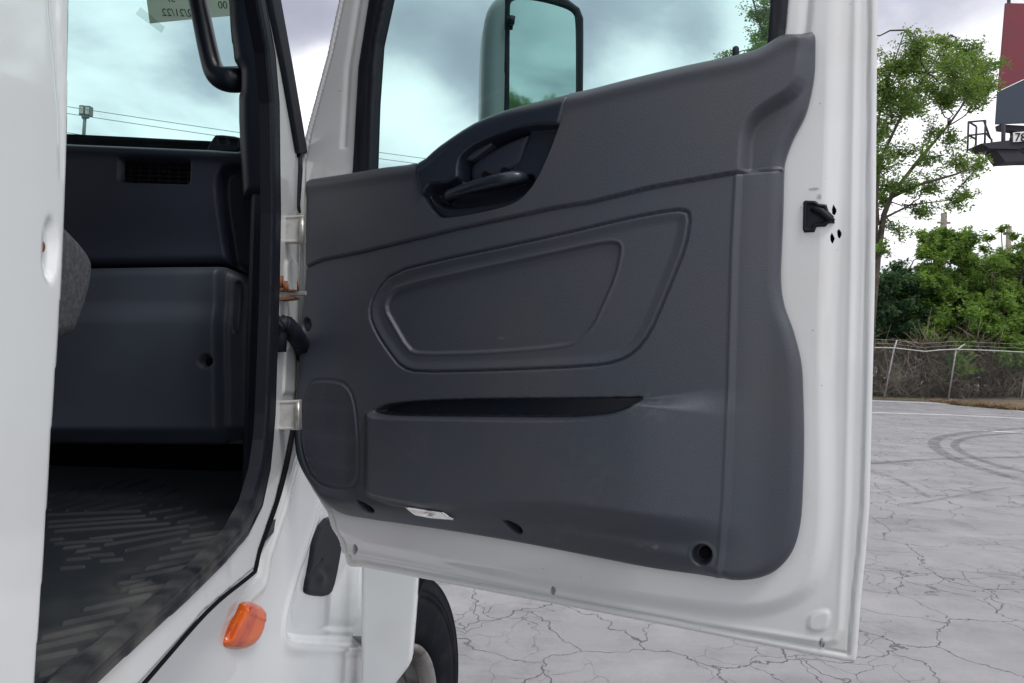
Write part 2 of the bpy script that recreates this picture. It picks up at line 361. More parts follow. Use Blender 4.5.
# ---- outlines traced on the door plane
seam_px = [(296, 271), (307, 268.7), (326, 260), (364, 252.7), (458, 230), (560, 208), (590, 203.5), (654, 188), (735.5, 174), (785, 168)]
left_px = [(308, 185), (307, 268), (304, 299), (300.5, 340), (297.5, 368), (295, 395), (292.5, 426), (295, 458), (309, 486), (331.5, 512.6)]
bot_px = [(364, 520.5), (395, 525), (458, 534.6), (521, 545.5), (590, 559), (651.7, 571), (718, 580), (734, 582), (757, 580), (775.6, 572), (791.6, 553.5), (799.4, 526)]
right_px = [(802, 485), (803, 439), (802, 393), (800, 362), (792, 330), (783, 305), (779.4, 280), (780.4, 243), (781.6, 213), (782.5, 175.5), (784, 157), (792, 135), (804.5, 110), (811, 85), (814, 63), (814.5, 32)]
top_px = [(811, 27), (798, 30), (779.4, 37), (760.6, 48.5), (735.5, 56), (685, 66.5), (622.7, 81.5), (590, 90), (574, 94)]
bez_px = [(571, 95), (562, 130), (546.5, 169), (532, 193), (511, 207.5), (455, 219), (437.5, 214), (427, 197), (420, 172), (418.5, 164)]
toplow_px = [(384.7, 168), (349.6, 174), (313, 179.5)]
def cr(pts, k=4):       # smooth curve through the traced points
    p = [np.array(q, float) for q in pts]; o = []
    for i in range(len(p)-1):
        a, b, c, d = p[max(i-1, 0)], p[i], p[i+1], p[min(i+2, len(p)-1)]
        for j in range(k):
            t = j/k; o.append(tuple(.5*((2*b)+(c-a)*t+(2*a-5*b+4*c-d)*t*t+(3*b-a-3*c+d)*t**3)))
    o.append(tuple(p[-1])); return o
_lb = cr(left_px[:-0 or None]+bot_px+right_px); left_px = []; bot_px = []; right_px = _lb
bez_px = cr(bez_px); top_px = cr([right_px[-1]]+[(813, 28.5)]+top_px, 3)[1:]
trim_px = left_px+bot_px+right_px+top_px+bez_px+toplow_px
trim = dp(trim_px)
top_all = [(308, 182), (310, 180.5), (313, 179.5), (349.6, 174), (384.7, 168), (420, 162.5), (441, 146), (476, 123), (511, 109), (546.5, 100), (571, 94), (590, 90), (622.7, 81.5), (685, 66.5), (735.5, 56), (760.6, 48.5), (779.4, 37), (798, 30), (811, 27)]
top_all = top_all[:2]+cr(top_all[2:], 3)
full = dp(left_px+bot_px+right_px+top_all[::-1])          # outline of trim and pull cup together
upper = dp([(280, 271)]+seam_px[1:]+[(840, 160), (840, 0), (560, 0), (280, 120)])
inset1 = smooth_poly(dp([(372, 314), (377, 294), (395.4, 272.5), (445.5, 260), (489, 251), (560, 236), (622.7, 221), (663.4, 213), (684, 210.7), (691.7, 216), (687, 246), (676, 274), (663.4, 305), (651, 333.6), (637, 352), (619.6, 362), (591, 366.5), (489.4, 370.6), (420.5, 372), (404, 367), (392, 352), (379.7, 333.6)]), 1)
inset2 = smooth_poly(dp([(387, 309), (390.7, 296), (401.7, 287), (489.4, 267.8), (560, 252.5), (600, 243.5), (618, 242), (622.7, 249), (616.4, 277), (604, 305), (594.5, 325.8), (579, 341), (560, 346), (489, 351.8), (420.5, 353.4), (410, 349), (395.4, 324)]), 1)
slot = smooth_poly(dp([(376, 412), (384, 406), (395, 403), (427, 399.8), (490, 398), (590, 397.6), (640, 396.6), (645.5, 398), (640, 404), (629, 410), (606, 417), (560, 419.5), (489, 418.6), (411, 417.6), (386, 416.4)]), 1)
spk = smooth_poly(dp([(317, 379), (342, 380), (353, 389), (359, 407.6), (362, 448), (361, 480), (350, 489), (330, 488), (314, 479), (304.5, 458), (301, 433), (303.5, 401), (310, 384)]), 1)
ridge = dp([(741, 172), (737, 250), (733, 400), (729, 500), (724, 555), (716, 585)])
ridgeR = dp([(742, 130), (741, 172), (737, 250), (733, 400), (729, 500), (724, 555), (716, 600), (860, 640), (860, 120)])
face = smooth_poly(dp([(560, 40), (800, 30), (799, 60), (794, 88), (768, 103), (752, 115), (743, 130), (740, 150), (738.5, 220), (280, 300), (280, 120)]), 2)
def ell(px, py, rx, ry, ang, P=D, n=20):
    c, s = math.cos(math.radians(ang)), math.sin(math.radians(ang))
    return P.poly([(px+rx*math.cos(t)*c-ry*math.sin(t)*s, py+rx*math.cos(t)*s+ry*math.sin(t)*c) for t in np.linspace(0, 2*math.pi, n, endpoint=False)])
tear1 = smooth_poly(dp([(357, 498), (364, 500), (373, 505), (376.5, 509), (375, 512), (370, 512), (363, 507)]), 1)
tear2 = smooth_poly(dp([(504, 519), (512, 519.5), (521, 524), (524.5, 530), (521, 534.5), (515, 533), (508, 526)]), 1)
cup1 = ell(703, 553.5, 10.5, 11, 0); cup2 = ell(310, 325, 5, 7.5, 0)
def trim_h(V):
    d = sd(V, full); PX, PY = D.px(V[:, 0], V[:, 1])
    h = .020+.016*rnd((d+.001)/.018)
    sU = sd(V, upper)
    h += .0035*ss((sU+.0015)/.003) - .0060*np.exp(-((sU+.0012)/.0013)**2)*(d > .002)
    dr = sd(V, ridgeR); lowp = 1-ss((sU+.004)/.006); h += lowp*(-.0035*ss((dr+.002)/.006) + .0018*np.exp(-((dr+.0045)/.0022)**2) - .006*ss((dr-.004)/.05))
    # upper face and the swept hollow beside the horn
    sf = sd(V, face); up = ss((sU+.002)/.006)
    h += up*(-.019*(1-ss((sf+.016)/.018)))
    # faint roll under the top edge
    topd = pdist(V, dp(top_all)); h += up*.003*np.exp(-((topd-.016)/.010)**2)
    # arm rest insert
    s1 = sd(V, inset1); s2 = sd(V, inset2)
    h += -.004*ss(s1/.018) - .0065*np.exp(-(s1/.0015)**2)
    h += -.0045*ss((s2+.001)/.0040) + .0012*np.exp(-((s2+.0022)/.0016)**2)
    # bulging map pocket
    ytop = np.interp(PX, [360, 377, 400, 560, 629, 645, 700], [413, 411, 408, 408, 405, 400, 396])
    ybot = np.interp(PX, [340, 395, 450, 700, 780], [485, 503, 512, 545, 560])
    wt = np.interp(PX, [380, 640, 720], [2.5, 3, 30])
    b = ss((PX-366)/17)*ss((760-PX)/130)*ss((PY-ytop)/wt+.3)*ss((ybot+2-PY)/np.interp(PX, [430, 560], [13, 34]))
    h += .028*b
    # shoulder above the pocket on the left, falling to the speaker
    h += -.006*ss((372-PX)/30)*ss((PY-330)/60)*ss((505-PY)/20)
    # lower lip folding under
    yf = np.interp(PX, [290, 320, 395, 445, 527, 690, 735, 800], [470, 490, 505, 509, 520, 552, 575, 600])
    t = (PY-yf)/24.0
    h += -.014*ss(t)
    h += -.0022*np.exp(-(sd(V, spk)/.0016)**2)
    s = sd(V, slot); h += -.060*ss((s+.0005)/.005)
    for q, dep, w in ((tear1, .028, .004), (tear2, .028, .004), (cup1, .022, .004), (cup2, .016, .004)):
        h += -dep*ss((sd(V, q)+.0005)/w)
    h += .0015*np.exp(-((sd(V, cup1)+.002)/.002)**2)
    return np.maximum(h, .0015)
# ---- door shell
shell_left = [(305, 165), (311, 134), (332, 56), (344, 0)]
tl = ext(ds(shell_left), 0.92)
br_px = [(875, 190), (877, 0)]
tr = ext(ds(br_px), 0.92)
shell = np.concatenate([np.array([tl]), ds(shell_left[::-1]), ds([(304, 230), (301, 330), (299, 440), (303, 462), (318, 490), (332, 512), (345.5, 565), (349, 567.5), (362, 568), (418.6, 579), (491, 593), (575, 609), (660, 625.4), (743.5, 642.5), (848, 663), (855.5, 663), (857, 655), (861, 600), (866, 553), (869.5, 507), (873, 370), (875, 280), (876, 190), (877.5, 0)]), np.array([tr])])
so = ds([(359.4, 169), (365, 70), (376, 0)]); si = ds([(377, 165), (379, 105), (383, 46), (393, 0)])
ro = ds([(784, 34), (787, 0)]); ri = ds([(769, 45), (772, 0)])
botw = ds([(359, 200), (770, 80)])
winO = np.array([list(ds([(357, 200)])[0])]+so.tolist()+[ext(so, .86).tolist(), ext(ro, .86).tolist()]+ro[::-1].tolist()+[list(ds([(778, 75)])[0])])
winO2 = winO.mean(0)+(winO-winO.mean(0))*1.008
winI = np.array([list(ds([(376, 190)])[0])]+si.tolist()+[ext(si, .83).tolist(), ext(ri, .83).tolist()]+ri[::-1].tolist()+[list(ds([(765, 66)])[0])])
K = smooth_poly(np.concatenate([ds([(300, 495), (345, 536), (400, 548), (560, 580), (698, 602), (757, 606), (798.5, 592), (817, 566), (823, 507), (821, 370), (823, 300), (829, 150), (833, 0)]), np.array([ext(ds([(829, 150), (833, 0)]), 1.1), ext(ds(shell_left), 1.1)]), ds([(250, 160), (250, 400)])]), 2)
K2 = np.concatenate([ds([(346, 553), (420, 567), (560, 596), (700, 624), (825, 644), (836, 641), (841, 630), (848, 507), (853, 300), (858, 0)]), np.array([ext(ds([(853, 300), (858, 0)]), 1.1), ext(ds(shell_left), 1.1)]), ds([(250, 160), (250, 540)])])
bumpq = smooth_poly(ds([(808, 616), (814, 612), (822, 609), (830, 610), (830, 622), (825, 631), (812, 631), (807, 627)]), 1)
slots = [ell(822, 643, 3, 6, 3, DS), ell(553.5, 590.5, 2.6, 5, 8, DS), ell(355.5, 549, 2.6, 5.5, 5, DS)]
holes3 = [ds([(833.6, 205), (837, 211), (835, 216), (832.5, 215), (832, 210)]), ds([(839, 228), (842, 234), (839.5, 239.5), (837.5, 236), (837.2, 231)]), ds([(832, 233), (835, 239), (832.5, 245), (830.6, 241), (830.4, 237)])]
def shell_h(V):
    d = sd(V, shell); k = sd(V, K); k2 = sd(V, K2); PX, PY = DS.px(V[:, 0], V[:, 1])
    h = -.012+.012*ss((k+.020)/.026)
    h += -.005*(1-ss((k2+.006)/.012)) + .0022*np.exp(-((k2-.002)/.0035)**2)
    h += .0025*(1-ss((d-.009)/.0025)) - .0035*np.exp(-((d-.0105)/.0014)**2)
    h -= .004*(1-rnd(d/.004))
    h += .003*ss((sd(V, bumpq)+.001)/.004)
    # window frame: raised return beside the glass
    w = -sd(V, winO); h += -.004*np.exp(-((w-.028)/.006)**2)*(PY < 150)
    h += .004*(1-rnd(np.clip(w, 0, 1)/.008))*-1
    return h
door = empty('door', (-0.397, 1.372, 1.35), parent=truck)
relief('door_shell', DS, shell, shell_h, -.055, M['doorwhite'], door, .0024, holes=[winO]+slots+holes3)
plate('door_core', DS, ds([(345, 530), (400, 548), (800, 600), (845, 600), (850, 250), (845, 190), (790, 180), (780, 90), (600, 140), (420, 190), (320, 200), (310, 450)]), -.030, -.022, M['black'], door)
scuffs(M['trim'], [(dpt(655, 546, .02), .028, .75, 2.4), (dpt(640, 543, .02), .02, .6, 2.4), (dpt(600, 470, .03), .10, .05, 1), (dpt(505, 338, .02), .02, .35, 6), (dpt(560, 530, .02), .10, .08, 2.5), (dpt(650, 410, .03), .05, .35, 1.5), (dpt(430, 440, .05), .05, .06, .8)], (.20, .20, .21))
relief('trim_panel', D, trim, trim_h, -.004, M['trim'], door, .0019)
relief('pocket_shade', D, slot, lambda V: .0045+0*V[:, 0], -.003, M['bezel'], door, .002)  # dark sheet added in the slot as the shade of a deep pocket
spk = spk.mean(0)+(spk-spk.mean(0))*.975
relief('speaker_grille', D, spk, lambda V: trim_h(V)+.0003+.0014*rnd(sd(V, spk)/.004)-.0014*(sd(V, spk) > .005)*(np.sin(V[:, 0]*950)*np.sin(V[:, 1]*950) > .15), -.002, M['grille'], door, .0016)
# window seal and glass
relief('window_seal', DS, winO2, lambda V: .003+.006*rnd(np.minimum(sd(V, winO), -sd(V, winI))/.008)-.003*np.exp(-((np.minimum(sd(V, winO), -sd(V, winI))-.009)/.002)**2), -.018, M['rubber'], door, .004, holes=[winI])
gw = winI+(winI-winI.mean(0))*0.012
plate('window_glass', DS, gw, -.016, -.012, M['glass'], door)
# pull cup
cupC = smooth_poly(dp([(462, 187), (462.5, 167), (467, 156), (478, 147), (493, 140), (512, 133), (527, 129.5), (531, 132), (527, 145), (519, 163), (512, 169), (505, 174), (490, 182)]), 1)
cupD = smooth_poly(dp([(428, 190), (440, 187), (470, 186), (510, 180), (528, 172), (536, 176), (533, 186), (520, 198), (505, 203), (458, 211), (440, 208), (431, 200)]), 1)
arcin = smooth_poly(dp([(426, 186), (462, 184), (463, 165), (467, 156), (493, 140), (528, 128.5), (562, 127), (590, 127), (560, 240), (420, 240)]), 1)
bez = dp(cr([(420, 162.5), (441, 146), (476, 123), (511, 109), (546.5, 100), (570.5, 94.5)])+cr([(570.3, 95.5), (561.5, 130), (546, 168.5), (531.5, 192.3), (510.8, 206.8), (455.2, 218.2), (438, 213.3), (427.8, 196.8), (420.8, 172)])[:-1])
bez = bez.mean(0)+(bez-bez.mean(0))*1.012
def bez_h(V):
    d = sd(V, full); db = sd(V, bez)
    h = .021+.023*rnd((d+.001)/.024) - .004*(1-rnd(db/.004))
    h += -.020*ss((sd(V, arcin)+.002)/.008)
    h += -.022*ss((sd(V, cupC))/.006)
    h += -.030*ss((sd(V, cupD))/.010)
    return np.maximum(h, .002)
relief('handle_bezel', D, bez, bez_h, -.004, M['bezel'], door, .002)
# pull handle bar with two feet
pull = tube('pull_handle', [dpt(447, 198, .010), dpt(448, 197.5, .030), dpt(453, 196, .038), dpt(480, 188, .043), dpt(505, 182, .043), dpt(518, 179, .041), dpt(522, 178, .034), dpt(524, 178, .010)], [.006, .007, .0085, .0095, .0105, .0100, .009, .007], M['bezel'], door, 18)
lev = smooth_poly(dp([(468, 184), (466, 166), (472, 158), (486, 150), (500, 143), (526, 133), (529, 135), (520, 158), (516, 165), (506, 170), (497, 178), (480, 184)]), 1)
relief('release_lever', D, lev, lambda V: .008+.008*rnd(sd(V, lev)/.012)+.010*ss((V[:, 1]-D.uv(480, 160)[1])/.05), -.002, M['dash'], door, .002)
lens_l = smooth_poly(dp([(466, 158), (474, 150), (490, 142.5), (492, 144), (484, 151), (472, 160), (467, 161)]), 1)
relief('lever_pivot', D, lens_l, lambda V: .024+.003*rnd(sd(V, lens_l)/.003), .0, M['trim'], door, .0015)
for (x, y) in ((485, 175), (504, 171)):
    relief('bezel_screw', D, ell(x, y, 4, 4, 0), lambda V: .023+.002*rnd(.5+0*V[:, 0]), .0, M['black'], door, .001)
plate('pull_highlight', D, dp([(464, 210), (480, 206.5), (498, 203), (499, 204.5), (480, 208.6), (465, 212)]), -.002, .018, M['trim'], door)  # lighter strip below the bar, a highlight put in as colour
# recess screws, courtesy reflector, lock knob
for (x, y, r) in ((704, 554, 6.2), (310, 326, 3.0)):
    o = relief('trim_screw', D, ell(x, y, r, r, 0), (lambda V, x=x, y=y, r=r: (.020 if x > 500 else .016)+.004*rnd(sd(V, ell(x, y, r, r, 0))/.003)-.004*(sd(V, ell(x, y, r*.45, r*.45, 0)) > 0)), -.002, M['black'], door, .001)
cl = dp([(409, 506), (414, 505), (447, 510), (456, 517.5), (455.5, 519.5), (434, 518), (418, 514.5)])
rnd_h = rng.random(400)
def cl_h(V):
    PX, PY = D.px(V[:, 0], V[:, 1]); d = sd(V, cl)
    i = np.clip(((PX-409)/3.2).astype(int), 0, 399); return trim_h(V)+.0016+.0028*rnd(d/.003)+.003*np.exp(-(((PX-433)/4)**2+((PY-512)/2.5)**2))
relief('courtesy_reflector', D, cl, cl_h, 0, M['chrome'], door, .001)
tube('lock_knob', [dpt(733.2, 70, .004), dpt(733.3, 43, .004), dpt(733.4, 41, .004), dpt(733.4, 40, .004)], [.0048, .0048, .0036, .001], M['rubber'], door, 12)
# latch
lat = [(804, 204), (806, 202.5), (816, 203), (820, 206), (827, 206.5), (829, 213), (834, 218), (835, 224), (829, 224.5), (826, 228), (817, 228.5), (815, 233.5), (805, 234), (803.5, 231)]
relief('door_latch', DS, ds(lat), lambda V: .002+.003*rnd(sd(V, ds(lat))/.003)-.0035*ss((sd(V, ds(lat))-.003)/.003), -.02, M['rubber'], door, .0012)
tube('latch_pawl', [dst(812, 210, .002), dst(822, 214, .006), dst(829, 220, .007), dst(834, 223, .004)], [.004, .005, .004, .003], M['rubber'], door, 10)
for q in ((814.5, 190.5, 5, 1.0), (820, 198, 2.0, 2.2)):
    relief('latch_stamp', DS, ell(q[0], q[1], q[2], q[3], -4, DS), lambda V: shell_h(V)+.0008, -.01, M['steel'], door, .001)
# mirror on an arm from the outside of the door frame
mir = empty('mirror', pt(530, 120, 1.55), parent=truck)
MP = Plane(pt(530, 60, 1.55), (1, 0.10, 0), (0, -0.12, 1))
if np.dot(MP.n, C0-MP.o) < 0: MP.n = -MP.n
def mext(pxs, lo, hi): return pxs
mo = smooth_poly(MP.poly([(481, 330), (480, 118), (482, 40), (485, 16), (492, 2), (504, -6), (530, -8), (560, 0), (576, 9), (582.5, 17), (584, 30), (583, 100), (580, 330)]), 2)
mg = smooth_poly(MP.poly([(507.5, 318), (508, 110), (508.5, 20), (509, 4), (518, 0.5), (540, 3), (562, 9), (572, 14), (575, 22), (575, 100), (574, 318)]), 2)
bm_ = relief('mirror_housing', MP, mo, lambda V: .0+.028*rnd(sd(V, mo)/.03)-.014*ss((sd(V, mg)+.004)/.004)-.006*ss((-sd(V, MP.poly([(505, 600), (505, -200), (700, -200), (700, 600)]))-.0)/.01)*0, -.09, M['mirrorcase'], mir, .004)
rim2 = MP.poly([(502, 322), (502.5, 110), (503, 14), (504.5, -2), (512, -4), (540, -4), (565, 3), (577, 12), (581, 22), (580.5, 100), (578, 322)])
relief('mirror_bezel', MP, rim2, lambda V: .030-.004*(1-rnd(sd(V, rim2)/.005)), .015, M['rubber'], mir, .003, holes=[mg])
plate('mirror_glass', MP, mg, .014, .020, M['mirror'], mir)
tube('mirror_knob', [pt(511, 17, 1.50), pt(511, 24, 1.50)], [.009, .007], M['rubber'], mir, 14)
tube('mirror_arm', [pt(540, 300, 1.60), pt(540, 380, 1.62), pt(470, 400, 1.50), pt(420, 400, 1.40)], .014, M['rubber'], mir)

# ---- cab side plane S
S = Plane((-0.397, 1.37, CAMZ), (0.072, -0.87, 0), (0, 0, 1))      # u runs back along the cab
if S.n[0] < 0: S.n = -S.n
def sp(pts): return S.poly(pts)
ZT = 2.72-CAMZ
seal_o = [(263, 0), (272.7, 53), (277, 103), (278.4, 214), (277, 294), (273, 414), (271, 440), (268, 470), (259.7, 508), (245, 537.6), (222.6, 563.6), (185.5, 600.7), (141, 640), (97, 681.5), (40, 735)]
seal_i = [(254, 0), (264, 53), (268.5, 103), (270, 214), (268.5, 294), (264, 414), (262, 440), (258, 468), (249, 500), (235, 527), (212, 552), (175, 588), (128, 628), (80, 671), (20, 724)]
so_ = sp(seal_o); si_ = sp(seal_i)
uB = 0.95
outer = [(266.5, 0), (281, 70), (296, 154), (301, 158), (302, 214), (299, 260), (298, 330), (296, 400), (290, 436), (284, 467), (275, 504), (258.5, 552), (254.5, 570), (206.5, 611), (143.5, 683), (60, 768)]
ou = sp(outer)
fr_out = np.concatenate([[ext(ou, ZT, False)], ou, [[uB, ou[-1][1]-.02], [uB, so_[-1][1]]], so_[::-1], [ext(so_, .90, False)], [[uB, .90], [uB, ZT]]])
def fr_h(V):
    d = pdist(V, ou); PX, PY = S.px(V[:, 0], V[:, 1])
    h = -.004*(1-rnd(d/.006)) + 0*d
    m = ((PY > 250) & (PY < 300) & (PX > 283) & (PX < 299))
    k = sd(V, sp([(284, 262), (290, 254), (297, 262), (298, 300), (297, 350), (285, 350)])); h += .004*ss(k/.006)
    k = sd(V, sp([(285, 330), (296, 335), (295, 395), (282, 395)])); h += .003*ss(k/.006)
    return h
relief('door_opening_frame', S, fr_out, fr_h, -.012, M['white_in'], truck, .004)
ring = np.concatenate([[ext(so_, .90, False)], so_, [[uB, so_[-1][1]-.01], [uB, si_[-1][1]-.005]], si_[::-1], [ext(si_, .87, False)], [[uB, .87], [uB, .90]]])
relief('door_opening_seal', S, ring, lambda V: .0015+.004*rnd(sd(V, ring)/.006)-.003*np.exp(-((sd(V, ring)-.009)/.002)**2), -.014, M['seal'], truck, .0025)
# rear pillar / cab side behind the opening
edge = [(71, 0), (70, 100), (68, 180), (63, 300), (54, 430), (46, 560), (37, 683)]
_p = Plane(S.o+S.n*.006, (0.072, -0.87, 0), (0, 0, 1)); eu = _p.poly(cr(edge, 5))
et = ext(eu, ZT, False); eb = ext(eu, .95-CAMZ)
bp = np.concatenate([[et], eu, [eb], [[2.2, .95-CAMZ], [2.2, ZT]]])
dim = ell(50.5, 250, 7.5, 33, 1, _p); dim2 = smooth_poly(_p.poly([(47, 0), (53, 50), (56, 90), (58.5, 120), (59, 180), (62, 182), (64, 175), (63, 100), (59, 0), (58, -200), (40, -200)]), 1)
chip = sp([(33, 600), (34, 612), (30, 640), (22, 645), (20, 630), (24, 612)])
SPL = Plane(S.o, (0.072, -0.87, 0), (0, 0, 1)); SPL.n = S.n.copy(); SPL.hoff = .006; SPL.o = S.o+S.n*.006
def bp_h(V):
    d = sd(V, bp)
    de = pdist(V, np.concatenate([[et], eu, [eb]]))
    h = .006 - .0025*(1-rnd(de/.006))
    h += -.0012*ss(sd(V, dim2)/.003)
    h += -.0045*ss((sd(V, dim)+.001)/.006)
    return h
bpo = relief('rear_pillar', SPL, bp, bp_h, -.07, M['white'], truck, .003)
relief('striker_bolt', SPL, ell(47.5, 247, 2.4, 6, 0, _p), lambda V: .0025+.0012*rnd(sd(V, ell(47.5, 247, 2.4, 6, 0, _p))/.002), -.01, M['rust'], truck, .0007)
# black weather strip on the A pillar and its loose tail
ws = [(266.5, 0), (281, 70), (295.5, 153), (304.5, 154), (303.5, 146), (291, 74), (277.4, 0)]
wu = sp(ws); wsp = np.concatenate([wu[:5], wu[5:], [ext(wu, ZT), ext(wu, ZT, False)]])
relief('pillar_weatherstrip', S, wsp, lambda V: .003+.004*rnd(sd(V, wsp)/.006), -.03, M['rubber'], truck, .003)
tube('weatherstrip_tail', [pt(299, 152, 1.33), pt(300.5, 170, 1.33), pt(298.5, 190, 1.33), pt(298, 205, 1.33), pt(300, 213, 1.33)], [.005, .004, .005, .004, .002], M['rubber'], truck, 10)
# hinges, check strap, boot
YP = Plane((-0.38, 1.245, CAMZ), (1, 0, 0), (0, 0, 1))
if np.dot(YP.n, C0-YP.o) < 0: YP.n = -YP.n
for (x0, y0, x1, y1) in ((281, 216, 304, 243), (275, 401, 300, 430)):
    pl = YP.poly([(x0+1, y0), (x1-.5, y0-1), (x1-.5, y1), (x0+5, y1), (x0+2, y1-1), (x0, y1-4), (x0-.5, y1-8), (x0, y0+2)])
    h = relief('door_hinge', YP, pl, lambda V: .0025*rnd(sd(V, pl)/.002)-.0018*ss((sd(V, pl)-.0035)/.002), -.012, M['hinge'], truck, .0008)
    tube('hinge_knuckle', [pt(x1-2, y0+1, 1.238), pt(x1-2, y1-1, 1.238)], .0045, M['steel'], h, 12)
    0 and tube('hinge_pin', [pt(x1-1, y0-3, 1.235), pt(x1-1, y1+3, 1.235)], .006, M['white_in'], h, 12)
ck = empty('check_strap', pt(285, 294, 1.225), parent=truck)
def ybox(name, pxs, dep, th, m, par):
    Q = Plane(pt(290, 290, dep), (1, 0, 0), (0, 0, 1)); Q.n = Q.n if np.dot(Q.n, C0-Q.o) > 0 else -Q.n
    return plate(name, Q, Q.poly(pxs), -th, 0, m, par, .0008)
ybox('upper_bracket', [(277, 288), (294, 289.5), (294, 291.5), (277, 291)], 1.215, .03, M['rust'], ck)
ybox('lower_bracket', [(277, 298), (294, 296.5), (294, 299), (279, 300.5)], 1.215, .03, M['rust'], ck)
ybox('bracket_body', [(277, 291), (292, 291.5), (292, 297), (277, 298)], 1.23, .03, M['steel'], ck)
ybox('strap_arm', [(290, 292), (306, 291), (306, 295), (290, 296)], 1.22, .006, M['steel'], ck)
tube('pivot_bolt', [pt(286, 281, 1.215), pt(286, 284, 1.215), pt(286, 285, 1.215), pt(286, 290, 1.215)], [.003, .003, .0045, .0045], M['rust'], ck, 8)
tube('strap_pin', [pt(298, 281, 1.215), pt(298, 291, 1.215)], .0018, M['rust'], ck, 8)
tube('mounting_bolt', [pt(280, 276, 1.22), pt(280, 288, 1.22)], .006, M['rust'], ck, 8)
bpts = [pt(276, 336, 1.225), pt(282, 322, 1.215), pt(289, 327, 1.23), pt(296, 336, 1.25), pt(303, 348, 1.34), pt(308, 368, 1.42), pt(309, 390, 1.44)]
P2 = []; RR = []
bs = smooth_poly(bpts, 4, False)
for i, p in enumerate(bs): P2.append(p); RR.append(.0135+.0022*math.sin(i*2.6))
tube('cable_boot', P2, RR, M['rubber'], truck, 16)
tube('boot_sleeve', [pt(281, 318, 1.22), pt(280, 352, 1.22)], [.012, .010], M['rubber'], truck, 14)

# ---- fender side (slightly outboard)
S2 = Plane((-0.372, 1.80, CAMZ), (-0.0767, -1, 0), (0, 0, 1))
if S2.n[0] < 0: S2.n = -S2.n
def fp(p): return S2.poly(p)
fo = fp([(362, 400), (312, 400), (299, 440), (291, 462), (280, 504), (263, 553), (260, 573), (212, 614), (149, 683), (95, 745), (95, 1000), (362, 1000)])
fo = fp([(374, 400), (318, 400), (301, 440), (293, 462), (281, 504), (264, 553), (261, 574), (213, 615), (150, 683), (100, 740)])
low = .80-CAMZ
fo = np.concatenate([fo, [[fo[-1][0], low], [fo[0][0], low]]])
pk = smooth_poly(fp([(340, 430), (324, 490), (306, 548), (296, 580), (287, 612), (285, 632), (288, 642), (304, 645), (340, 646), (375, 646), (390, 600), (400, 430)]), 2)
pk2 = smooth_poly(fp([(350, 430), (335, 500), (318, 548), (307, 580), (301, 610), (301, 626), (306, 632), (330, 633), (390, 633), (400, 430)]), 2)
st = smooth_poly(fp([(186, 700), (193, 668), (200, 656), (209, 655), (214, 668), (215, 700), (216, 800), (180, 800)]), 1)
gapl_ = None; gapl = fp([(301, 440), (293, 462), (281, 504), (264, 553), (261, 574), (213, 615), (150, 683), (100, 740)])
def fo_h(V):
    d = pdist(V, gapl)
    h = -.008*(1-rnd(d/.010)) + .004*np.exp(-((d-.025)/.008)**2)
    s = sd(V, pk); h += .004*np.exp(-((s+.008)/.010)**2) - .020*ss((s)/.022)
    s2 = sd(V, pk2); h += -.005*ss((s2)/.014)
    PX, PY = S2.px(V[:, 0], V[:, 1])
    h += -.010*np.exp(-(((PY-585)/10)**2))*ss(s2/.01)*0
    h += -.038*ss(sd(V, st)/.02)
    return h
fender = relief('fender', S2, fo, fo_h, -.045, M['white'], truck, .004)
gl_ = cr([(293, 420), (290.5, 436), (285, 467), (276, 504), (260, 550), (255.5, 569), (250, 576), (207.5, 611.5), (144.5, 683), (96, 738)], 5)
gp_ = [S.world(np.array(a_), np.array(b_), np.array(.000)) for a_, b_ in sp(gl_)]
tube('panel_gap_shade', gp_, list(np.interp(np.arange(len(gp_)), [0, 5, 10, 15, 20, 25, 30, 45], [.008, .0075, .0065, .0045, .0035, .0033, .003, .002])), M['black'], truck, 8)  # black strip painting the shade of the open gap between panels
lt = smooth_poly(fp([(331, 520), (322, 542), (320, 560), (314.5, 588), (315, 594), (322, 596.5), (336, 597.5), (341, 592), (346, 569), (352, 530), (345, 515)]), 1)
def lt_h(V):
    PX, PY = S2.px(V[:, 0], V[:, 1]); s = sd(V, lt)
    return -.026+.010*rnd(s/.010) - .003*np.exp(-(((PY-560-(PX-330)*-1.2)/2.0)**2))*(PX < 330) + .006*np.exp(-(((PX-328.5)/4)**2+((PY-578)/7)**2)) - .004*np.exp(-(((PX-331)/5)**2+((PY-571)/5)**2))
relief('hood_latch', S2, lt, lt_h, -.036, M['rubber'], fender, .002)
am = smooth_poly(fp([(219, 646), (221, 636), (232, 614), (240, 601), (248, 601), (259, 606), (261, 613), (259, 620), (257, 632), (250, 645), (240, 650), (226, 649)]), 1)
def am_h(V):
    PX, PY = S2.px(V[:, 0], V[:, 1]); return .001+.016*rnd(sd(V, am)/.018)+.0015*np.exp(-(((PY-612-(PX-240)*.45)/1.6)**2))*(PX > 234)
relief('marker_lamp', S2, am, am_h, -.01, M['amber'], fender, .002)
relief('step_recess_shade', S2, st, lambda V: -.004+.005*rnd(sd(V, st)/.02), -.03, M['stepgrey'], fender, .003)  # grey sheet added as the shaded inside of the step recess
plate('step_hollow_shade', S2, fp([(188, 700), (194, 683), (199, 673), (204, 684), (204, 700)]), .000, .0035, M['black'], fender)  # flat black plate, painted darkness of the hole in the step recess
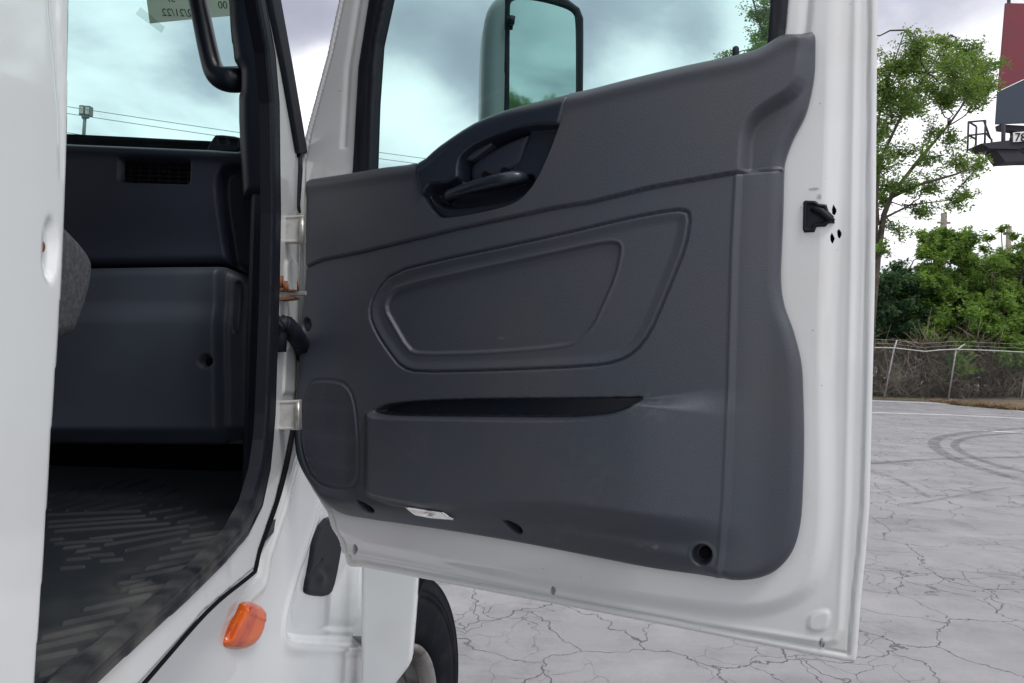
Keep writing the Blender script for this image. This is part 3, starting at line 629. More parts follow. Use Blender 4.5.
# rear face of the wheel arch
FY = Plane((-0.37, 1.80, CAMZ), (1, 0, 0), (0, 0, 1)); FY.n = FY.n if np.dot(FY.n, C0-FY.o) > 0 else -FY.n
fl = FY.poly([(361, 470), (422, 470), (418.5, 575), (415, 620), (411.5, 661), (408, 668), (391, 690), (388, 700), (388, 880), (361, 880)])
relief('wheel_arch_flange', FY, fl, lambda V: -.008*(1-rnd(sd(V, fl)/.010)), -.03, M['white'], truck, .004)
plate('arch_liner', FY, FY.poly([(365, 560), (426, 560), (425.5, 582), (421, 590), (385, 700), (365, 700)]), -.09, -.045, M['rubber'], truck)
# arch over the wheel, running forward, plus hood and nose (behind the open door)
def arch():
    V = []; Fs = []; cy, cz, r0, r1 = 2.34, .5, .62, .66; n = 26
    for i in range(n+1):
        th = math.radians(132-118*i/n)
        for (r, x) in ((r0, -.30), (r1, -.30), (r1, -.80), (r0, -.80)): V.append((x, cy-r*math.cos(math.pi-th)*-1*-1 if False else cy+r*math.cos(th), cz+r*math.sin(th)))
    for i in range(n):
        for k in range(4): Fs.append([i*4+k, i*4+(k+1) % 4, (i+1)*4+(k+1) % 4, (i+1)*4+k])
    Fs += [[0, 1, 2, 3], [n*4+3, n*4+2, n*4+1, n*4]]
    return mk('front_fender_arch', V, Fs, M['white'], truck, False)
arch()
box('hood', (-2.15, 1.85, 1.05), (-.50, 3.4, 1.98), M['white'], truck, .12, True)
box('chassis_frame', (-1.9, -1.2, .62), (-.62, 3.3, 1.18), M['black'], truck, .03)
box('bumper', (-2.35, 3.42, .35), (-.80, 3.62, .85), M['steel'], truck, .05, True)
# wheel
th = math.radians(20); ax = np.array([math.cos(th), -math.sin(th), 0]); wc = np.array([-.322, 2.30, .5])
wheel = empty('wheel', wc, parent=truck)
RT = .502
prof = [(-.26, .30), (-.275, .36), (-.28, .44), (-.262, .487), (-.25, RT-.003)]
x = -.25
while x < -.04:
    prof += [(x+.004, RT), (x+.034, RT), (x+.036, RT-.014), (x+.044, RT-.014), (x+.046, RT)]; x += .048
prof += [(-.022, RT-.002), (-.014, RT-.008), (-.010, RT-.020), (-.0095, RT-.026), (-.006, RT-.028), (-.006, RT-.034), (-.0035, RT-.037), (-.001, RT-.046), (-.0035, RT-.049), (.001, RT-.056), (.001, RT-.066), (-.001, RT-.068), (.003, RT-.080), (.006, .40), (.007, .37), (.004, .34), (.000, .318), (-.006, .310), (-.012, .300), (-.03, .288)]
lathe('tyre', prof, wc, ax, M['tyre'], wheel, 110)
lathe('rim', [(-.02, .289), (-.004, .292), (.003, .287), (.001, .278), (-.012, .270), (-.05, .262)], wc, ax, M['rim'], wheel, 80)
lathe('wheel_disc', [(-.05, .262), (-.085, .250), (-.085, .225), (-.060, .20), (-.02, .165), (.0, .14), (.0, 0.001)], wc, ax, M['disc'], wheel, 80)
lathe('hub_cap', [(-.01, .095), (.055, .09), (.075, .075), (.08, .03), (.08, .001)], wc, ax, M['rim'], wheel, 40)
upv = np.array([0, 0, 1.]); sx = np.cross(ax, upv)
for k in range(10):
    a = 2*math.pi*k/10; r = math.cos(a)*sx+math.sin(a)*upv
    c = wc+r*.143; lathe('wheel_nut', [(0, .017), (.03, .017), (.034, .012), (.034, .0005)], c, ax, M['rim'], wheel, 6)

# ---- cab body
body = bmesh.new()
bx(body, (-2.38, -.55, 2.72), (-.36, 1.50, 2.80), .02)          # roof
bx(body, (-2.38, -.60, 1.10), (-.36, -.53, 2.76))               # back wall
bx(body, (-2.40, -.55, 1.10), (-2.34, 1.80, 1.95))              # far door lower
bx(body, (-2.40, -.55, 1.95), (-2.34, .2, 2.74)); bx(body, (-2.40, 1.30, 1.95), (-2.34, 1.5, 2.74))
bx(body, (-2.38, -.55, 1.22), (-.42, 1.85, 1.40))               # floor pan
from_bm('cab_shell', body, M['white'], truck)
box('interior_lining', (-2.33, -.52, 1.37), (-.40, -.50, 2.70), M['dash'], truck)
box('headliner', (-2.33, -.50, 2.68), (-.42, 1.44, 2.70), M['fabric'], truck)
box('firewall', (-2.33, 1.80, 1.37), (-.42, 1.84, 2.20), M['black'], truck)
# windshield (raked)
wp = np.array([[-2.30, 1.80, 2.20], [-.60, 1.74, 2.19], [-.50, 1.45, 2.75], [-2.30, 1.48, 2.75]])
wn = np.cross(wp[1]-wp[0], wp[2]-wp[1]); wn /= np.linalg.norm(wn)
mk('windshield', np.concatenate([wp, wp+wn*.006]), [[0, 1, 2, 3], [7, 6, 5, 4], [0, 4, 5, 1], [1, 5, 6, 2], [2, 6, 7, 3], [3, 7, 4, 0]], M['windshield'], truck)
# interior plates facing back
def yplane(y, lean=0.0):
    Q = Plane((-.6, y, CAMZ), (1, 0, 0), (0, lean, 1)); Q.n = Q.n if np.dot(Q.n, C0-Q.o) > 0 else -Q.n; return Q
Q = yplane(1.46, -.16)
ap = Q.poly([(229, 0), (230.5, 30), (235, 62), (239, 68), (241, 72), (241, 90), (239, 98), (239, 120), (240.5, 151), (243, 200), (290, 200), (285, 120), (270, 0)])
ap = np.concatenate([[ext(ap, 1.02, False)], ap, [ext(ap, 1.02)]])
relief('pillar_trim', Q, ap, lambda V: .0+.022*rnd(sd(V, ap)/.03), -.05, M['bezel'], truck, .004)
Q2 = yplane(1.47)
dash = empty('dashboard', pt(150, 200, 1.5), parent=truck)
du = Q2.poly([(-420, 128), (67, 145), (135, 147.7), (214, 151), (241, 153), (246, 150), (262, 160), (262, 283), (254, 277), (225, 264), (94.5, 266), (-420, 268)])
rec = smooth_poly(Q2.poly([(218, 194), (219, 178), (224, 168), (231, 165.5), (245, 165), (275, 168), (275, 290), (231, 272), (225, 262)]), 1)
ven = smooth_poly(Q2.poly([(125, 159), (194, 161.5), (195.5, 165), (194.5, 184), (191, 187), (125, 184.5), (123, 180), (123.5, 162)]), 1)
def du_h(V):
    PX, PY = Q2.px(V[:, 0], V[:, 1]); d = sd(V, du)
    yt = 145+(PX-67)*.045
    h = .02*rnd(d/.02)+.010*np.exp(-((PY-yt-5)/6)**2)
    h += -.035*ss(sd(V, rec)/.014)
    h += -.016*ss(sd(V, ven)/.003)
    h += -.012*ss((PY-195)/60)
    return h
relief('upper_fascia', Q2, du, du_h, -.05, M['dash'], dash, .0035)
vg = Plane(pt(160, 172, 1.462), (1, 0, 0), (0, 0, 1)); vg.n = vg.n if np.dot(vg.n, C0-vg.o) > 0 else -vg.n
vent_p = vg.poly([(126, 161), (193, 163.5), (193, 185), (126, 183)])
def vent_h(V):
    PX, PY = vg.px(V[:, 0], V[:, 1])
    return .001+.004*(np.abs(((PY-(PX-126)*.03-161)/4.4) % 1-.5) < .22)*1.0 + .004*(np.abs(((PX-126)/9.6) % 1-.5) < .09)+.005*np.exp(-(((PX-163)/2)**2+((PY-172)/2)**2))
relief('air_vent', vg, vent_p, vent_h, -.02, M['black'], dash, .0015)
# dash top, cowl edge
Q3 = yplane(1.62)
relief('dash_cowl', Q3, Q3.poly([(-420, 118), (67, 134), (135, 137), (205, 140.5), (262, 144), (262, 175), (-420, 160)]), lambda V: -.01*np.sin(V[:, 1]*520)*.25, -.10, M['rubber'], dash, .004)
df = empty('defroster_grille', pt(225, 146, 1.5), parent=dash)
Q4 = yplane(1.50)
gro = smooth_poly(Q4.poly([(207, 149), (214, 137), (217, 134.5), (240, 137), (244, 141), (243, 152), (208, 152)]), 1)
gh = [Q4.poly([(218.5, 138.5), (227, 139), (227, 145.5), (218.5, 145)]), Q4.poly([(229, 139.2), (239, 140), (239, 146), (229, 145.6)])]
setpar_ok = relief('grille_body', Q4, gro, lambda V: .004*rnd(sd(V, gro)/.004)-.006*ss(sd(V, gh[0])/.002)-.006*ss(sd(V, gh[1])/.002), -.06, M['dash'], dash, .0012)
bpy.data.objects.remove(df)
# lower fascia
Q5 = yplane(1.44)
dl = Q5.poly([(-420, 270), (94, 268.5), (222, 266.5), (251, 279), (252, 300), (251, 440), (246, 446), (-420, 440)])
sl = smooth_poly(Q5.poly([(231, 282), (236, 279), (241, 283), (241.5, 326), (238, 333), (232, 331)]), 1); scr = ell(210.6, 361, 6.5, 6.8, 0, Q5)
def dl_h(V):
    PX, PY = Q5.px(V[:, 0], V[:, 1]); d = sd(V, dl)
    h = .02*rnd(d/.02) - .035*ss((PX-216)/14) + .010*ss((PX-224)/4)
    h += .012*ss((PY-300)/25) - .006*ss((PY-330)/90) - .006*ss((PX-170)/40)
    h += -.014*ss(sd(V, sl)/.005) - .018*ss(sd(V, scr)/.003)
    h += -.020*ss((PY-425)/16)
    return h
relief('lower_fascia', Q5, dl, dl_h, -.03, M['dashlow'], dash, .0035)
relief('fascia_screw', Q5, ell(211, 361.5, 3.4, 3.6, 0, Q5), lambda V: .010+.002*rnd(sd(V, ell(211, 361.5, 3.4, 3.6, 0, Q5))/.002), -.01, M['black'], dash, .001)
# kick panel beside the feet (inside of the cowl)
box('kick_panel', (-.505, 1.40, 1.40), (-.455, 1.80, 2.15), M['bezel'], truck, .01)
# floor mat with chevron ribs
ZF = 1.425
G = Plane((-.6, 1.0, ZF), (1, 0, 0), (0, 1, 0))
if G.n[2] < 0: G.n = -G.n
ribs = [((35.5, 661), (76, 652.5)), ((35.5, 650), (96, 635.7)), ((42, 639.6), (114, 623.4)), ((63.4, 625), (129, 610.5)), ((84, 611), (150.5, 596.6)), ((129, 593), (165.6, 587)), ((131, 579), (187, 568)), ((146, 569.7), (193.5, 560)),
        ((159.6, 560), (200, 552)), ((170.7, 550.6), (213, 543)), ((182, 543), (222.6, 537)), ((191, 537), (234, 531)), ((40, 676), (62, 670)),
        ((50, 541), (63, 540)), ((63, 549.5), (85, 547)), ((76, 553), (100, 549.5)), ((87, 557), (113, 555.4)), ((100, 562.5), (122.4, 560.6)),
        ((48, 523), (145, 517)), ((48, 528), (156, 520)), ((55, 532.5), (169, 524.6)), ((89, 540.6), (189, 527)), ((105, 546), (187, 532)), ((125, 552), (180, 540)),
        ((50, 511), (96, 497)), ((67, 511.6), (122, 496)), ((85, 512), (143, 498.6)), ((111, 512), (146.6, 505)), ((48, 516), (140, 512)), ((48, 504), (75, 496))]
ribs += [((x_, y_), (x_+26, y_-9)) for x_, y_ in ((52, 497), (76, 492), (100, 490), (124, 489), (140, 494), (150, 500), (160, 506), (172, 511))]
ribs += [((150, 514), (182, 509)), ((165, 519), (196, 513)), ((178, 523.5), (206, 518)), ((55, 545), (112, 541)), ((66, 561), (90, 559)), ((60, 570), (84, 568)), ((190, 529), (214, 524))]
ribs = [G.poly(r) for r in ribs]
scl = [G.poly([(51.6, 683), (150.5, 605), (222, 543)]), G.poly([(64, 690), (160, 612), (232, 546)])]
hp = G.poly([(116, 585), (148, 580), (150, 583), (122, 591)])
def g_h(V):
    h = np.zeros(len(V))
    for r in ribs: h = np.maximum(h, .0050*ss((.0036-segdist(V, r[0], r[1]))/.0026))
    for q in scl: h = np.maximum(h, .006*rnd((.007-pdist(V, q))/.006))
    s = sd(V, hp); h += .004*np.exp(-(s/.003)**2)
    return h
mo_ = np.array([[-1.1, -.8], [.281, -.8], [.245, -.35], [.152, .77], [-1.1, .77]])
relief('floor_mat', G, mo_, g_h, -.02, M['mat'], truck, .0019)
# sill trough between mat and seal
silv = []
for (x0, z) in ((0.005, 1.372), (-.03, 1.388), (-.05, 1.392)): silv.append((x0, z))
# seat
seat = empty('seat', (-.8, .6, 1.38), parent=truck)
prof_s = smooth_poly([(.30, 1.74), (.30, 1.845), (.55, 1.85), (.78, 1.885), (.825, 1.872), (.872, 1.850), (.892, 1.832), (.884, 1.79), (.850, 1.73), (.60, 1.72)], 1)
def prism(name, prof, x0, x1, m, par, bev=.02):
    bm = bmesh.new(); a = [bm.verts.new((x0, p[0], p[1])) for p in prof]; b = [bm.verts.new((x1, p[0], p[1])) for p in prof]; n = len(prof)
    f1 = bm.faces.new(a); f2 = bm.faces.new(b[::-1])
    for i in range(n): bm.faces.new((a[i], a[(i+1) % n], b[(i+1) % n], b[i]))
    bmesh.ops.recalc_face_normals(bm, faces=bm.faces)
    bmesh.ops.bevel(bm, geom=list(f1.edges)+list(f2.edges), offset=bev, segments=4, affect='EDGES', profile=.5)
    return from_bm(name, bm, m, par, True)
prism('cushion', prof_s, -1.05, -.50, M['fabric'], seat)
prism('backrest', smooth_poly([(.12, 1.85), (.34, 1.85), (.26, 2.5), (.20, 2.6), (.06, 2.6), (.02, 2.5)], 2), -1.03, -.54, M['fabric'], seat)
box('pedestal', (-.98, .25, 1.386), (-.60, .70, 1.72), M['rubber'], seat, .02)
# grab handle on the A pillar
gy = 1.40
gpts = [pt(168+22, -70, gy), pt(193, -30, gy), pt(198, 0, gy), pt(203, 25, gy), pt(208, 50, gy), pt(213, 70, gy), pt(220, 78, gy), pt(231, 80, gy), pt(243, 79, gy+.02), pt(252, 78, gy+.04)]
gs = smooth_poly(gpts, 2, False)
tube('grab_handle', gs, list(np.interp(np.arange(len(gs)), [0, len(gs)*.5, len(gs)*.72, len(gs)], [.0165, .0185, .024, .026])), M['bezel'], truck, 18)

# ---- paper tag taped to the windshield
def onplane(px, py, o, n): d = ray(px, py); return C0+d*(np.dot(o-C0, n)/np.dot(d, n))
WO = wp[0]-wn*0; 
sgn = 1 if np.dot(wn, C0-WO) > 0 else -1
WP = Plane(onplane(190, 10, WO+wn*sgn*.010, wn), (1, 0, 0), (0, -.5, 1))
WP.n = wn*sgn if np.dot(WP.n, C0-WP.o) > 0 else wn*sgn
WP.u = (wp[1]-wp[0])/np.linalg.norm(wp[1]-wp[0]); WP.v = np.cross(WP.n, WP.u); WP.v *= np.sign(WP.v[2])
tagE = empty('paper_tag', onplane(190, 20, WO+wn*sgn*.010, wn), 'yellowed paper sheet with faint mirrored digits taped inside the windshield', 'paper')
plate('sheet', WP, WP.poly([(141, -45), (150, 23.5), (190, 19.5), (241, 15), (241, -55)]), 0, .0012, M['paper'], tagE)
plate('tape_strip', WP, WP.poly([(141, 7), (165, 27), (162, 33), (136, 14)]), .0013, .0018, M['tape'], tagE)
def text(name, s, loc, u, v, size, m, parent, th=.0005, mirror=False):
    cu = bpy.data.curves.new(name, 'FONT'); cu.body = s; cu.size = size; cu.extrude = th
    o = bpy.data.objects.new(name, cu); me = bpy.data.meshes.new_from_object(o)
    u = np.array(u, float)/np.linalg.norm(u); v = np.array(v, float)/np.linalg.norm(v); n = np.cross(u, v)
    vs = np.zeros(len(me.vertices)*3); me.vertices.foreach_get('co', vs); vs = vs.reshape(-1, 3)
    if mirror: vs[:, 0] = vs[:, 0].max()-vs[:, 0]
    W = np.array(loc)+vs[:, :1]*u+vs[:, 1:2]*v+vs[:, 2:]*n
    fs = [list(p.vertices) for p in me.polygons]
    bpy.data.objects.remove(o); return mk(name, W, fs, m, parent)
def wtext(s, px, py, size):
    a, b = WP.uv(px, py); text('lettering', s, WP.world(np.array(a), np.array(b), np.array(.0016)), WP.u, WP.v, size, M['ink'], tagE, .0003, True)
wtext('2/21/22', 163, 16, .022); wtext('00', 219, 8.5, .021); wtext('57', 167, 2, .02)

# =================================================================== BACKGROUND
def ground_mat():
    m = mat('worn_cracked_asphalt', (0.3, 0.3, 0.3), 0.85); nt = m.node_tree; b = nt.nodes['Principled BSDF']
    L = nt.links.new; N = nt.nodes.new
    g = N('ShaderNodeNewGeometry')
    def noise(sc, det=4, src=None, rough=.5):
        n = N('ShaderNodeTexNoise'); n.inputs['Scale'].default_value = sc; n.inputs['Detail'].default_value = det; n.inputs['Roughness'].default_value = rough; L(src or g.outputs['Position'], n.inputs['Vector']); return n
    def mr(src, a, b_, c=0., d=1.):
        r = N('ShaderNodeMapRange'); r.inputs[1].default_value = a; r.inputs[2].default_value = b_; r.inputs[3].default_value = c; r.inputs[4].default_value = d; L(src, r.inputs[0]); return r.outputs[0]
    def mth(op, a, b_):
        r = N('ShaderNodeMath'); r.operation = op
        for i, s in enumerate((a, b_)):
            if isinstance(s, (int, float)): r.inputs[i].default_value = s
            else: L(s, r.inputs[i])
        return r.outputs[0]
    def mix(f, c1, c2, bt='MIX'):
        r = N('ShaderNodeMix'); r.data_type = 'RGBA'; r.blend_type = bt; L(f, r.inputs[0]) if not isinstance(f, float) else setattr(r.inputs[0], 'default_value', f)
        for i, c in ((6, c1), (7, c2)):
            if isinstance(c, tuple): r.inputs[i].default_value = (*c, 1)
            else: L(c, r.inputs[i])
        return r.outputs[2]
    # warped coordinates
    w = noise(2.2, 5); vm = N('ShaderNodeVectorMath'); vm.operation = 'SCALE'; vm.inputs['Scale'].default_value = .55; L(w.outputs['Color'], vm.inputs[0])
    w2 = noise(11, 4); vm2 = N('ShaderNodeVectorMath'); vm2.operation = 'SCALE'; vm2.inputs['Scale'].default_value = .10; L(w2.outputs['Color'], vm2.inputs[0])
    ad = N('ShaderNodeVectorMath'); L(g.outputs['Position'], ad.inputs[0]); L(vm.outputs[0], ad.inputs[1])
    ad2 = N('ShaderNodeVectorMath'); L(ad.outputs[0], ad2.inputs[0]); L(vm2.outputs[0], ad2.inputs[1])
    def vor(sc):
        v = N('ShaderNodeTexVoronoi'); v.feature = 'DISTANCE_TO_EDGE'; v.voronoi_dimensions = '2D'; v.inputs['Scale'].default_value = sc; L(ad2.outputs[0], v.inputs['Vector']); return v.outputs['Distance']
    c1 = mr(vor(1.55), .0022, .0085, 1, 0); c2 = mr(vor(4.0), .004, .013, 1, 0)
    n3 = noise(.8, 3); msk = mr(n3.outputs['Fac'], .47, .60); c2 = mth('MULTIPLY', c2, msk)
    n4 = noise(.5, 2); msk1 = mr(n4.outputs['Fac'], .33, .45); c1 = mth('MULTIPLY', c1, msk1)
    cr = mth('MAXIMUM', c1, c2)
    fine = noise(170, 5, rough=.8); mid = noise(30, 6, rough=.7); big = noise(.7, 6, rough=.6)
    # stretched paving streaks
    mp = N('ShaderNodeMapping'); mp.inputs['Scale'].default_value = (.12, 1.3, 1); L(g.outputs['Position'], mp.inputs['Vector']); stx = noise(1.2, 6, mp.outputs[0], .65)
    base = mix(mr(big.outputs['Fac'], .3, .7), (.180, .180, .192), (.232, .231, .243))
    base = mix(mr(stx.outputs['Fac'], .45, .62, 0, .55), base, (.29, .287, .30))
    base = mix(mr(mid.outputs['Fac'], .35, .7, 0, .30), base, (.15, .145, .16))
    base = mix(mr(fine.outputs['Fac'], .40, .72, 0, .55), base, (.36, .355, .365))
    stain = noise(2.6, 5, rough=.6); base = mix(mr(stain.outputs['Fac'], .62, .72, 0, .35), base, (.11, .108, .115))
    base = mix(mr(fine.outputs['Fac'], .45, .30, 0, .75), base, (.095, .093, .102))
    patch = noise(1.6, 8, rough=.68); base = mix(mr(patch.outputs['Fac'], .50, .66, 0, .45), base, (.13, .128, .14)); base = mix(mr(patch.outputs['Fac'], .46, .34, 0, .4), base, (.32, .315, .33))
    base = mix(mth('MULTIPLY', cr, .72), base, (.05, .047, .052))
    L(base, b.inputs['Base Color'])
    hh = mth('SUBTRACT', mth('MULTIPLY', fine.outputs['Fac'], .35), mth('MULTIPLY', cr, 1.3))
    bp_ = N('ShaderNodeBump'); bp_.inputs['Distance'].default_value = .010; bp_.inputs['Strength'].default_value = .9; L(hh, bp_.inputs['Height']); L(bp_.outputs[0], b.inputs['Normal'])
    return m
gm = mk('parking_lot', [(-900, -300, 0), (900, -300, 0), (900, 1800, 0), (-900, 1800, 0)], [[0, 1, 2, 3]], ground_mat()); tag(gm, kind='structure')
def strip(name, pxs, w, m, z=.004, kind='structure'):
    P_ = [onground(*p)[:2] for p in pxs]; V = []; Fs = []
    for i, p in enumerate(P_):
        t = P_[min(i+1, len(P_)-1)]-P_[max(i-1, 0)]; t = t/np.linalg.norm(t); n = np.array([-t[1], t[0]])
        V += [(*(p+n*w/2), z), (*(p-n*w/2), z)]
    for i in range(len(P_)-1): Fs.append([2*i, 2*i+1, 2*i+3, 2*i+2])
    o = mk(name, V, Fs, m); tag(o, kind=kind); return o
strip('painted_line', [(330, 392), (700, 406), (872, 412.5), (950, 415), (1024, 418.5), (1200, 426)], .16, M['paint'])
strip('painted_line', [(984, 431), (1024, 433), (1200, 442)], .16, M['paint'], .006)
strip('pavement_edge', [(330, 379), (700, 393), (872, 401), (940, 403.5), (985, 407), (1024, 411.5), (1200, 432)], .30, M['paint'], .008)
# rubber marks (worn into the surface, patchy)
def rub_mat():
    m = bpy.data.materials.new('rubber_marks'); m.use_nodes = True; nt = m.node_tree; b = nt.nodes['Principled BSDF']; b.inputs['Base Color'].default_value = (.12, .115, .13, 1); b.inputs['Roughness'].default_value = .8
    g = nt.nodes.new('ShaderNodeNewGeometry'); n = nt.nodes.new('ShaderNodeTexNoise'); n.inputs['Scale'].default_value = 5; n.inputs['Detail'].default_value = 8; nt.links.new(g.outputs['Position'], n.inputs['Vector'])
    r = nt.nodes.new('ShaderNodeMapRange'); r.inputs[1].default_value = .3; r.inputs[2].default_value = .7; r.inputs[3].default_value = .05; r.inputs[4].default_value = .55; nt.links.new(n.outputs['Fac'], r.inputs[0]); nt.links.new(r.outputs[0], b.inputs['Alpha']); return m
M['rub'] = rub_mat()
def gcurve(p, it=3): 
    return [tuple(q) for q in smooth_poly(p, it, False)]
strip('tire_mark', gcurve([(1060, 426), (1000, 430), (955, 434), (932, 440), (936, 450), (960, 462), (1000, 475), (1050, 486)]), .22, M['rub'], .010)
strip('tire_mark', gcurve([(1060, 430), (1005, 434), (970, 437), (953, 443), (957, 450), (975, 459), (1010, 469), (1060, 480)]), .16, M['rub'], .012)
strip('tire_mark', gcurve([(868, 464), (920, 460), (980, 458), (1040, 457)]), .14, M['rub'], .014)
strip('tire_mark', gcurve([(900, 505), (930, 502), (980, 492), (1010, 488)]), .05, M['rub'], .014)
strip('tire_mark', gcurve([(868, 470), (900, 480), (930, 498)]), .05, M['rub'], .016)
# dirt bank beyond the edge
FD = 30.0
db = [onground(250, 373), onground(872-300, 386), onground(872, 399.5), onground(940, 402), onground(985, 404.5), onground(1024, 408.5), onground(1300, 438)]
Vd = []; Fd = []
for p in db: Vd += [(p[0], p[1], .020), (p[0]+3, p[1]+14, .35)]
for i in range(len(db)-1): Fd.append([2*i, 2*i+2, 2*i+3, 2*i+1])
tag(mk('dirt_ground', Vd, Fd, M['dirt']), kind='structure')
# ---- leaves
def leafquads(C, size, flat=.3, droop=0.0, asp=.5):
    n = len(C); t = rng.normal(size=(n, 3)); t[:, 2] = t[:, 2]*.6-droop; t /= np.linalg.norm(t, axis=1)[:, None]
    w = rng.normal(size=(n, 3)); w[:, 2] *= .6; s = np.cross(t, w); s /= np.linalg.norm(s, axis=1)[:, None]+1e-9
    L = size*(.6+.8*rng.random(n))[:, None]
    V = np.stack([C, C+t*L*.5+s*L*asp*.5, C+t*L, C+t*L*.5-s*L*asp*.5], 1).reshape(-1, 3)
    Fq = np.arange(4*n).reshape(n, 4); return V, Fq
def branch_path(a, b, n=6, wob=.06):
    a = np.array(a); b = np.array(b); L = np.linalg.norm(b-a); ps = []
    for i in range(n+1):
        t = i/n; p = a*(1-t)+b*t; p = p+rng.normal(size=3)*L*wob*math.sin(math.pi*t); ps.append(p)
    return ps
def make_tree(name, label, cat, base, limbs, clumps, lm, leaf=.11, per=500, twig=10, group=None):
    """limbs: list of (points, radii); clumps: (centre, radius xz, weight)"""
    root = empty(name, base, label, cat, group)
    paths = [(l, r) for l, r in limbs]
    nodes = [np.array(p) for l, _ in limbs for p in l[1:]]
    LV = []
    for c, r, w in clumps:
        c = np.array(c)
        best = min(nodes, key=lambda q: np.linalg.norm(q-c)); bp0 = branch_path(best, c, 5, .07); paths.append((bp0, list(np.linspace(.024, .012, 6)*(1+r*.4))))
        nt_ = int(twig*w)
        for k in range(nt_):
            d = rng.normal(size=3); d /= np.linalg.norm(d); d[2] = d[2]*.75+.30
            a = bp0[rng.integers(3, 6)]; e = c+d*r*(.55+.6*rng.random())
            tp = branch_path(a, e, 4, .06); paths.append((tp, list(np.linspace(.012, .004, 5))))
            m_ = int(per*w/nt_); t = rng.random(m_)**.7; tp = np.array(tp); i = np.clip((t*4).astype(int), 0, 3); f = (t*4-i)[:, None]
            q = tp[i]*(1-f)+tp[i+1]*f+rng.normal(size=(m_, 3))*r*.13; LV.append(q)
    multitube('trunk', paths, M['bark'], root, 5)
    V, Fq = leafquads(np.concatenate(LV), leaf, droop=.1)
    mk('crown', V, Fq, lm, root)
    return root
def tp(px, py, d): return pt(px, py, d)
TD = 27.0
def lp(pts, d=TD, r0=.16, r1=.03): 
    q = [tp(x, y, d+dd) for (x, y, dd) in pts]; return (q, list(np.linspace(r0, r1, len(q))))
b0 = tp(868, 395, TD)
limbs = [lp([(868, 398, 0), (872, 320, 0), (878, 255, 0), (884, 215, 0), (892, 195, 0), (918, 161, .4), (948, 126, .8), (977, 85, 1)], r0=.16, r1=.03),
         lp([(876, 260, 0), (876, 200, -.3), (880, 160, -.5), (901, 117, -.8), (927, 73, -1), (950, 35, -1)], r0=.09, r1=.02),
         lp([(890, 198, 0), (915, 186, -.7), (957, 174, -1.2), (975, 165, -1.5)], r0=.08, r1=.02),
         lp([(876, 240, 0), (850, 170, .5), (810, 110, 1), (765, 40, 1), (750, -10, 1)], r0=.11, r1=.03),
         lp([(878, 225, 0), (872, 150, .6), (885, 90, 1), (905, 30, 1)], r0=.08, r1=.02),
         lp([(884, 218, 0), (910, 205, .6), (950, 200, 1)], r0=.05, r1=.02)]
cl_px = [(918, 32, 20, .9), (893, 55, 20, .9), (868, 60, 22, .9), (940, 45, 22, 1.1), (955, 62, 24, 1.2), (975, 60, 24, 1.3), (988, 75, 16, 1), (930, 75, 24, 1.2), (905, 85, 24, 1.1), (880, 95, 22, .9), (965, 90, 20, .9),
         (945, 100, 18, .8), (915, 110, 18, .6), (885, 130, 18, .6), (985, 100, 14, .5), (950, 140, 18, .5), (900, 155, 20, .8), (880, 170, 22, 1), (925, 160, 16, .6), (960, 165, 20, .8), (978, 165, 16, .6), (935, 185, 18, .7), (905, 190, 18, .7), (880, 200, 16, .7), (955, 205, 16, .6), (970, 195, 12, .4), (920, 215, 18, .7), (900, 235, 14, .4), (885, 250, 12, .4), (900, 60, 22, 1.1), (925, 55, 22, 1.1), (950, 80, 22, 1.1), (970, 78, 22, 1.1), (885, 75, 20, 1), (915, 95, 20, .8), (890, 110, 20, .8), (872, 130, 20, 1), (870, 160, 20, 1), (890, 185, 18, .8), (935, 130, 16, .4), (968, 45, 16, .9), (948, 32, 12, .7), (990, 55, 12, .8),
         (850, 100, 26, 1), (840, 40, 26, 1), (820, 130, 26, 1), (762, 12, 18, 1.1), (764, 36, 14, .8), (758, 50, 10, .5), (775, 30, 18, 1.2), (785, 70, 26, 1.2), (800, 10, 24, 1.2), (766, -12, 20, 1.3), (790, -30, 24, 1.3), (840, -10, 24, 1), (722, 62, 9, .35), (880, 10, 20, .3), (515, 0, 0, 0)]
cl_px = [(c[0], c[1]+(12 if c[0] > 860 and c[1] < 100 else 0), c[2]*(.92 if c[0] > 860 else 1), c[3]*(.8 if c[0] > 860 else 1)) for c in cl_px if c[2] > 0 and not (c[0] == 880 and c[1] == 10)]
clumps = [(tp(x, y, TD+rng.normal()*1.0), r*TD/F*1.18, w) for x, y, r, w in cl_px]
make_tree('tree', 'tall airy green tree with slanting limbs between the truck door and the billboard', 'tree', b0, limbs, clumps, M['leaf'], leaf=.105, per=1350, twig=24)
def bush(label, px0, px1, ytop, ybase, dep, lm, dens, name='bush', leaf=.15, seed=0, grp='bushes behind the chain link fence'):
    base = tp((px0+px1)/2, ybase, dep); base[2] = 0
    W = (px1-px0)*dep/F; zt = tp((px0+px1)/2, ytop, dep)[2]
    limbs = []; clumps = []
    for k in range(6):
        x = base[0]+W*(k/5-.5)*.7; q = [np.array([base[0]+W*(k/5-.5)*.2, dep, 0]), np.array([x, dep+rng.normal()*.4, zt*.45]), np.array([x*1.0+rng.normal()*.3, dep+rng.normal()*.6, zt*.75])]
        limbs.append((q, [.07, .05, .02]))
    n = int(W*zt*dens)
    for k in range(n):
        u = rng.uniform(-.5, .5); topz = zt*(1-.30*(2*u)**2)*(.88+.16*rng.random())
        z = rng.uniform(.22, .98)*topz; clumps.append((np.array([base[0]+u*W, dep+rng.normal()*.7, z]), .34+.25*rng.random(), 1))
    return make_tree(name, label, 'bush', base, limbs, clumps, lm, leaf=leaf, per=520, twig=9, group=grp)
BD = 32.5
bush('dark blue green bush hugging the white door edge', 790, 918, 254, 396, BD+.6, M['leaf_dark'], 5)
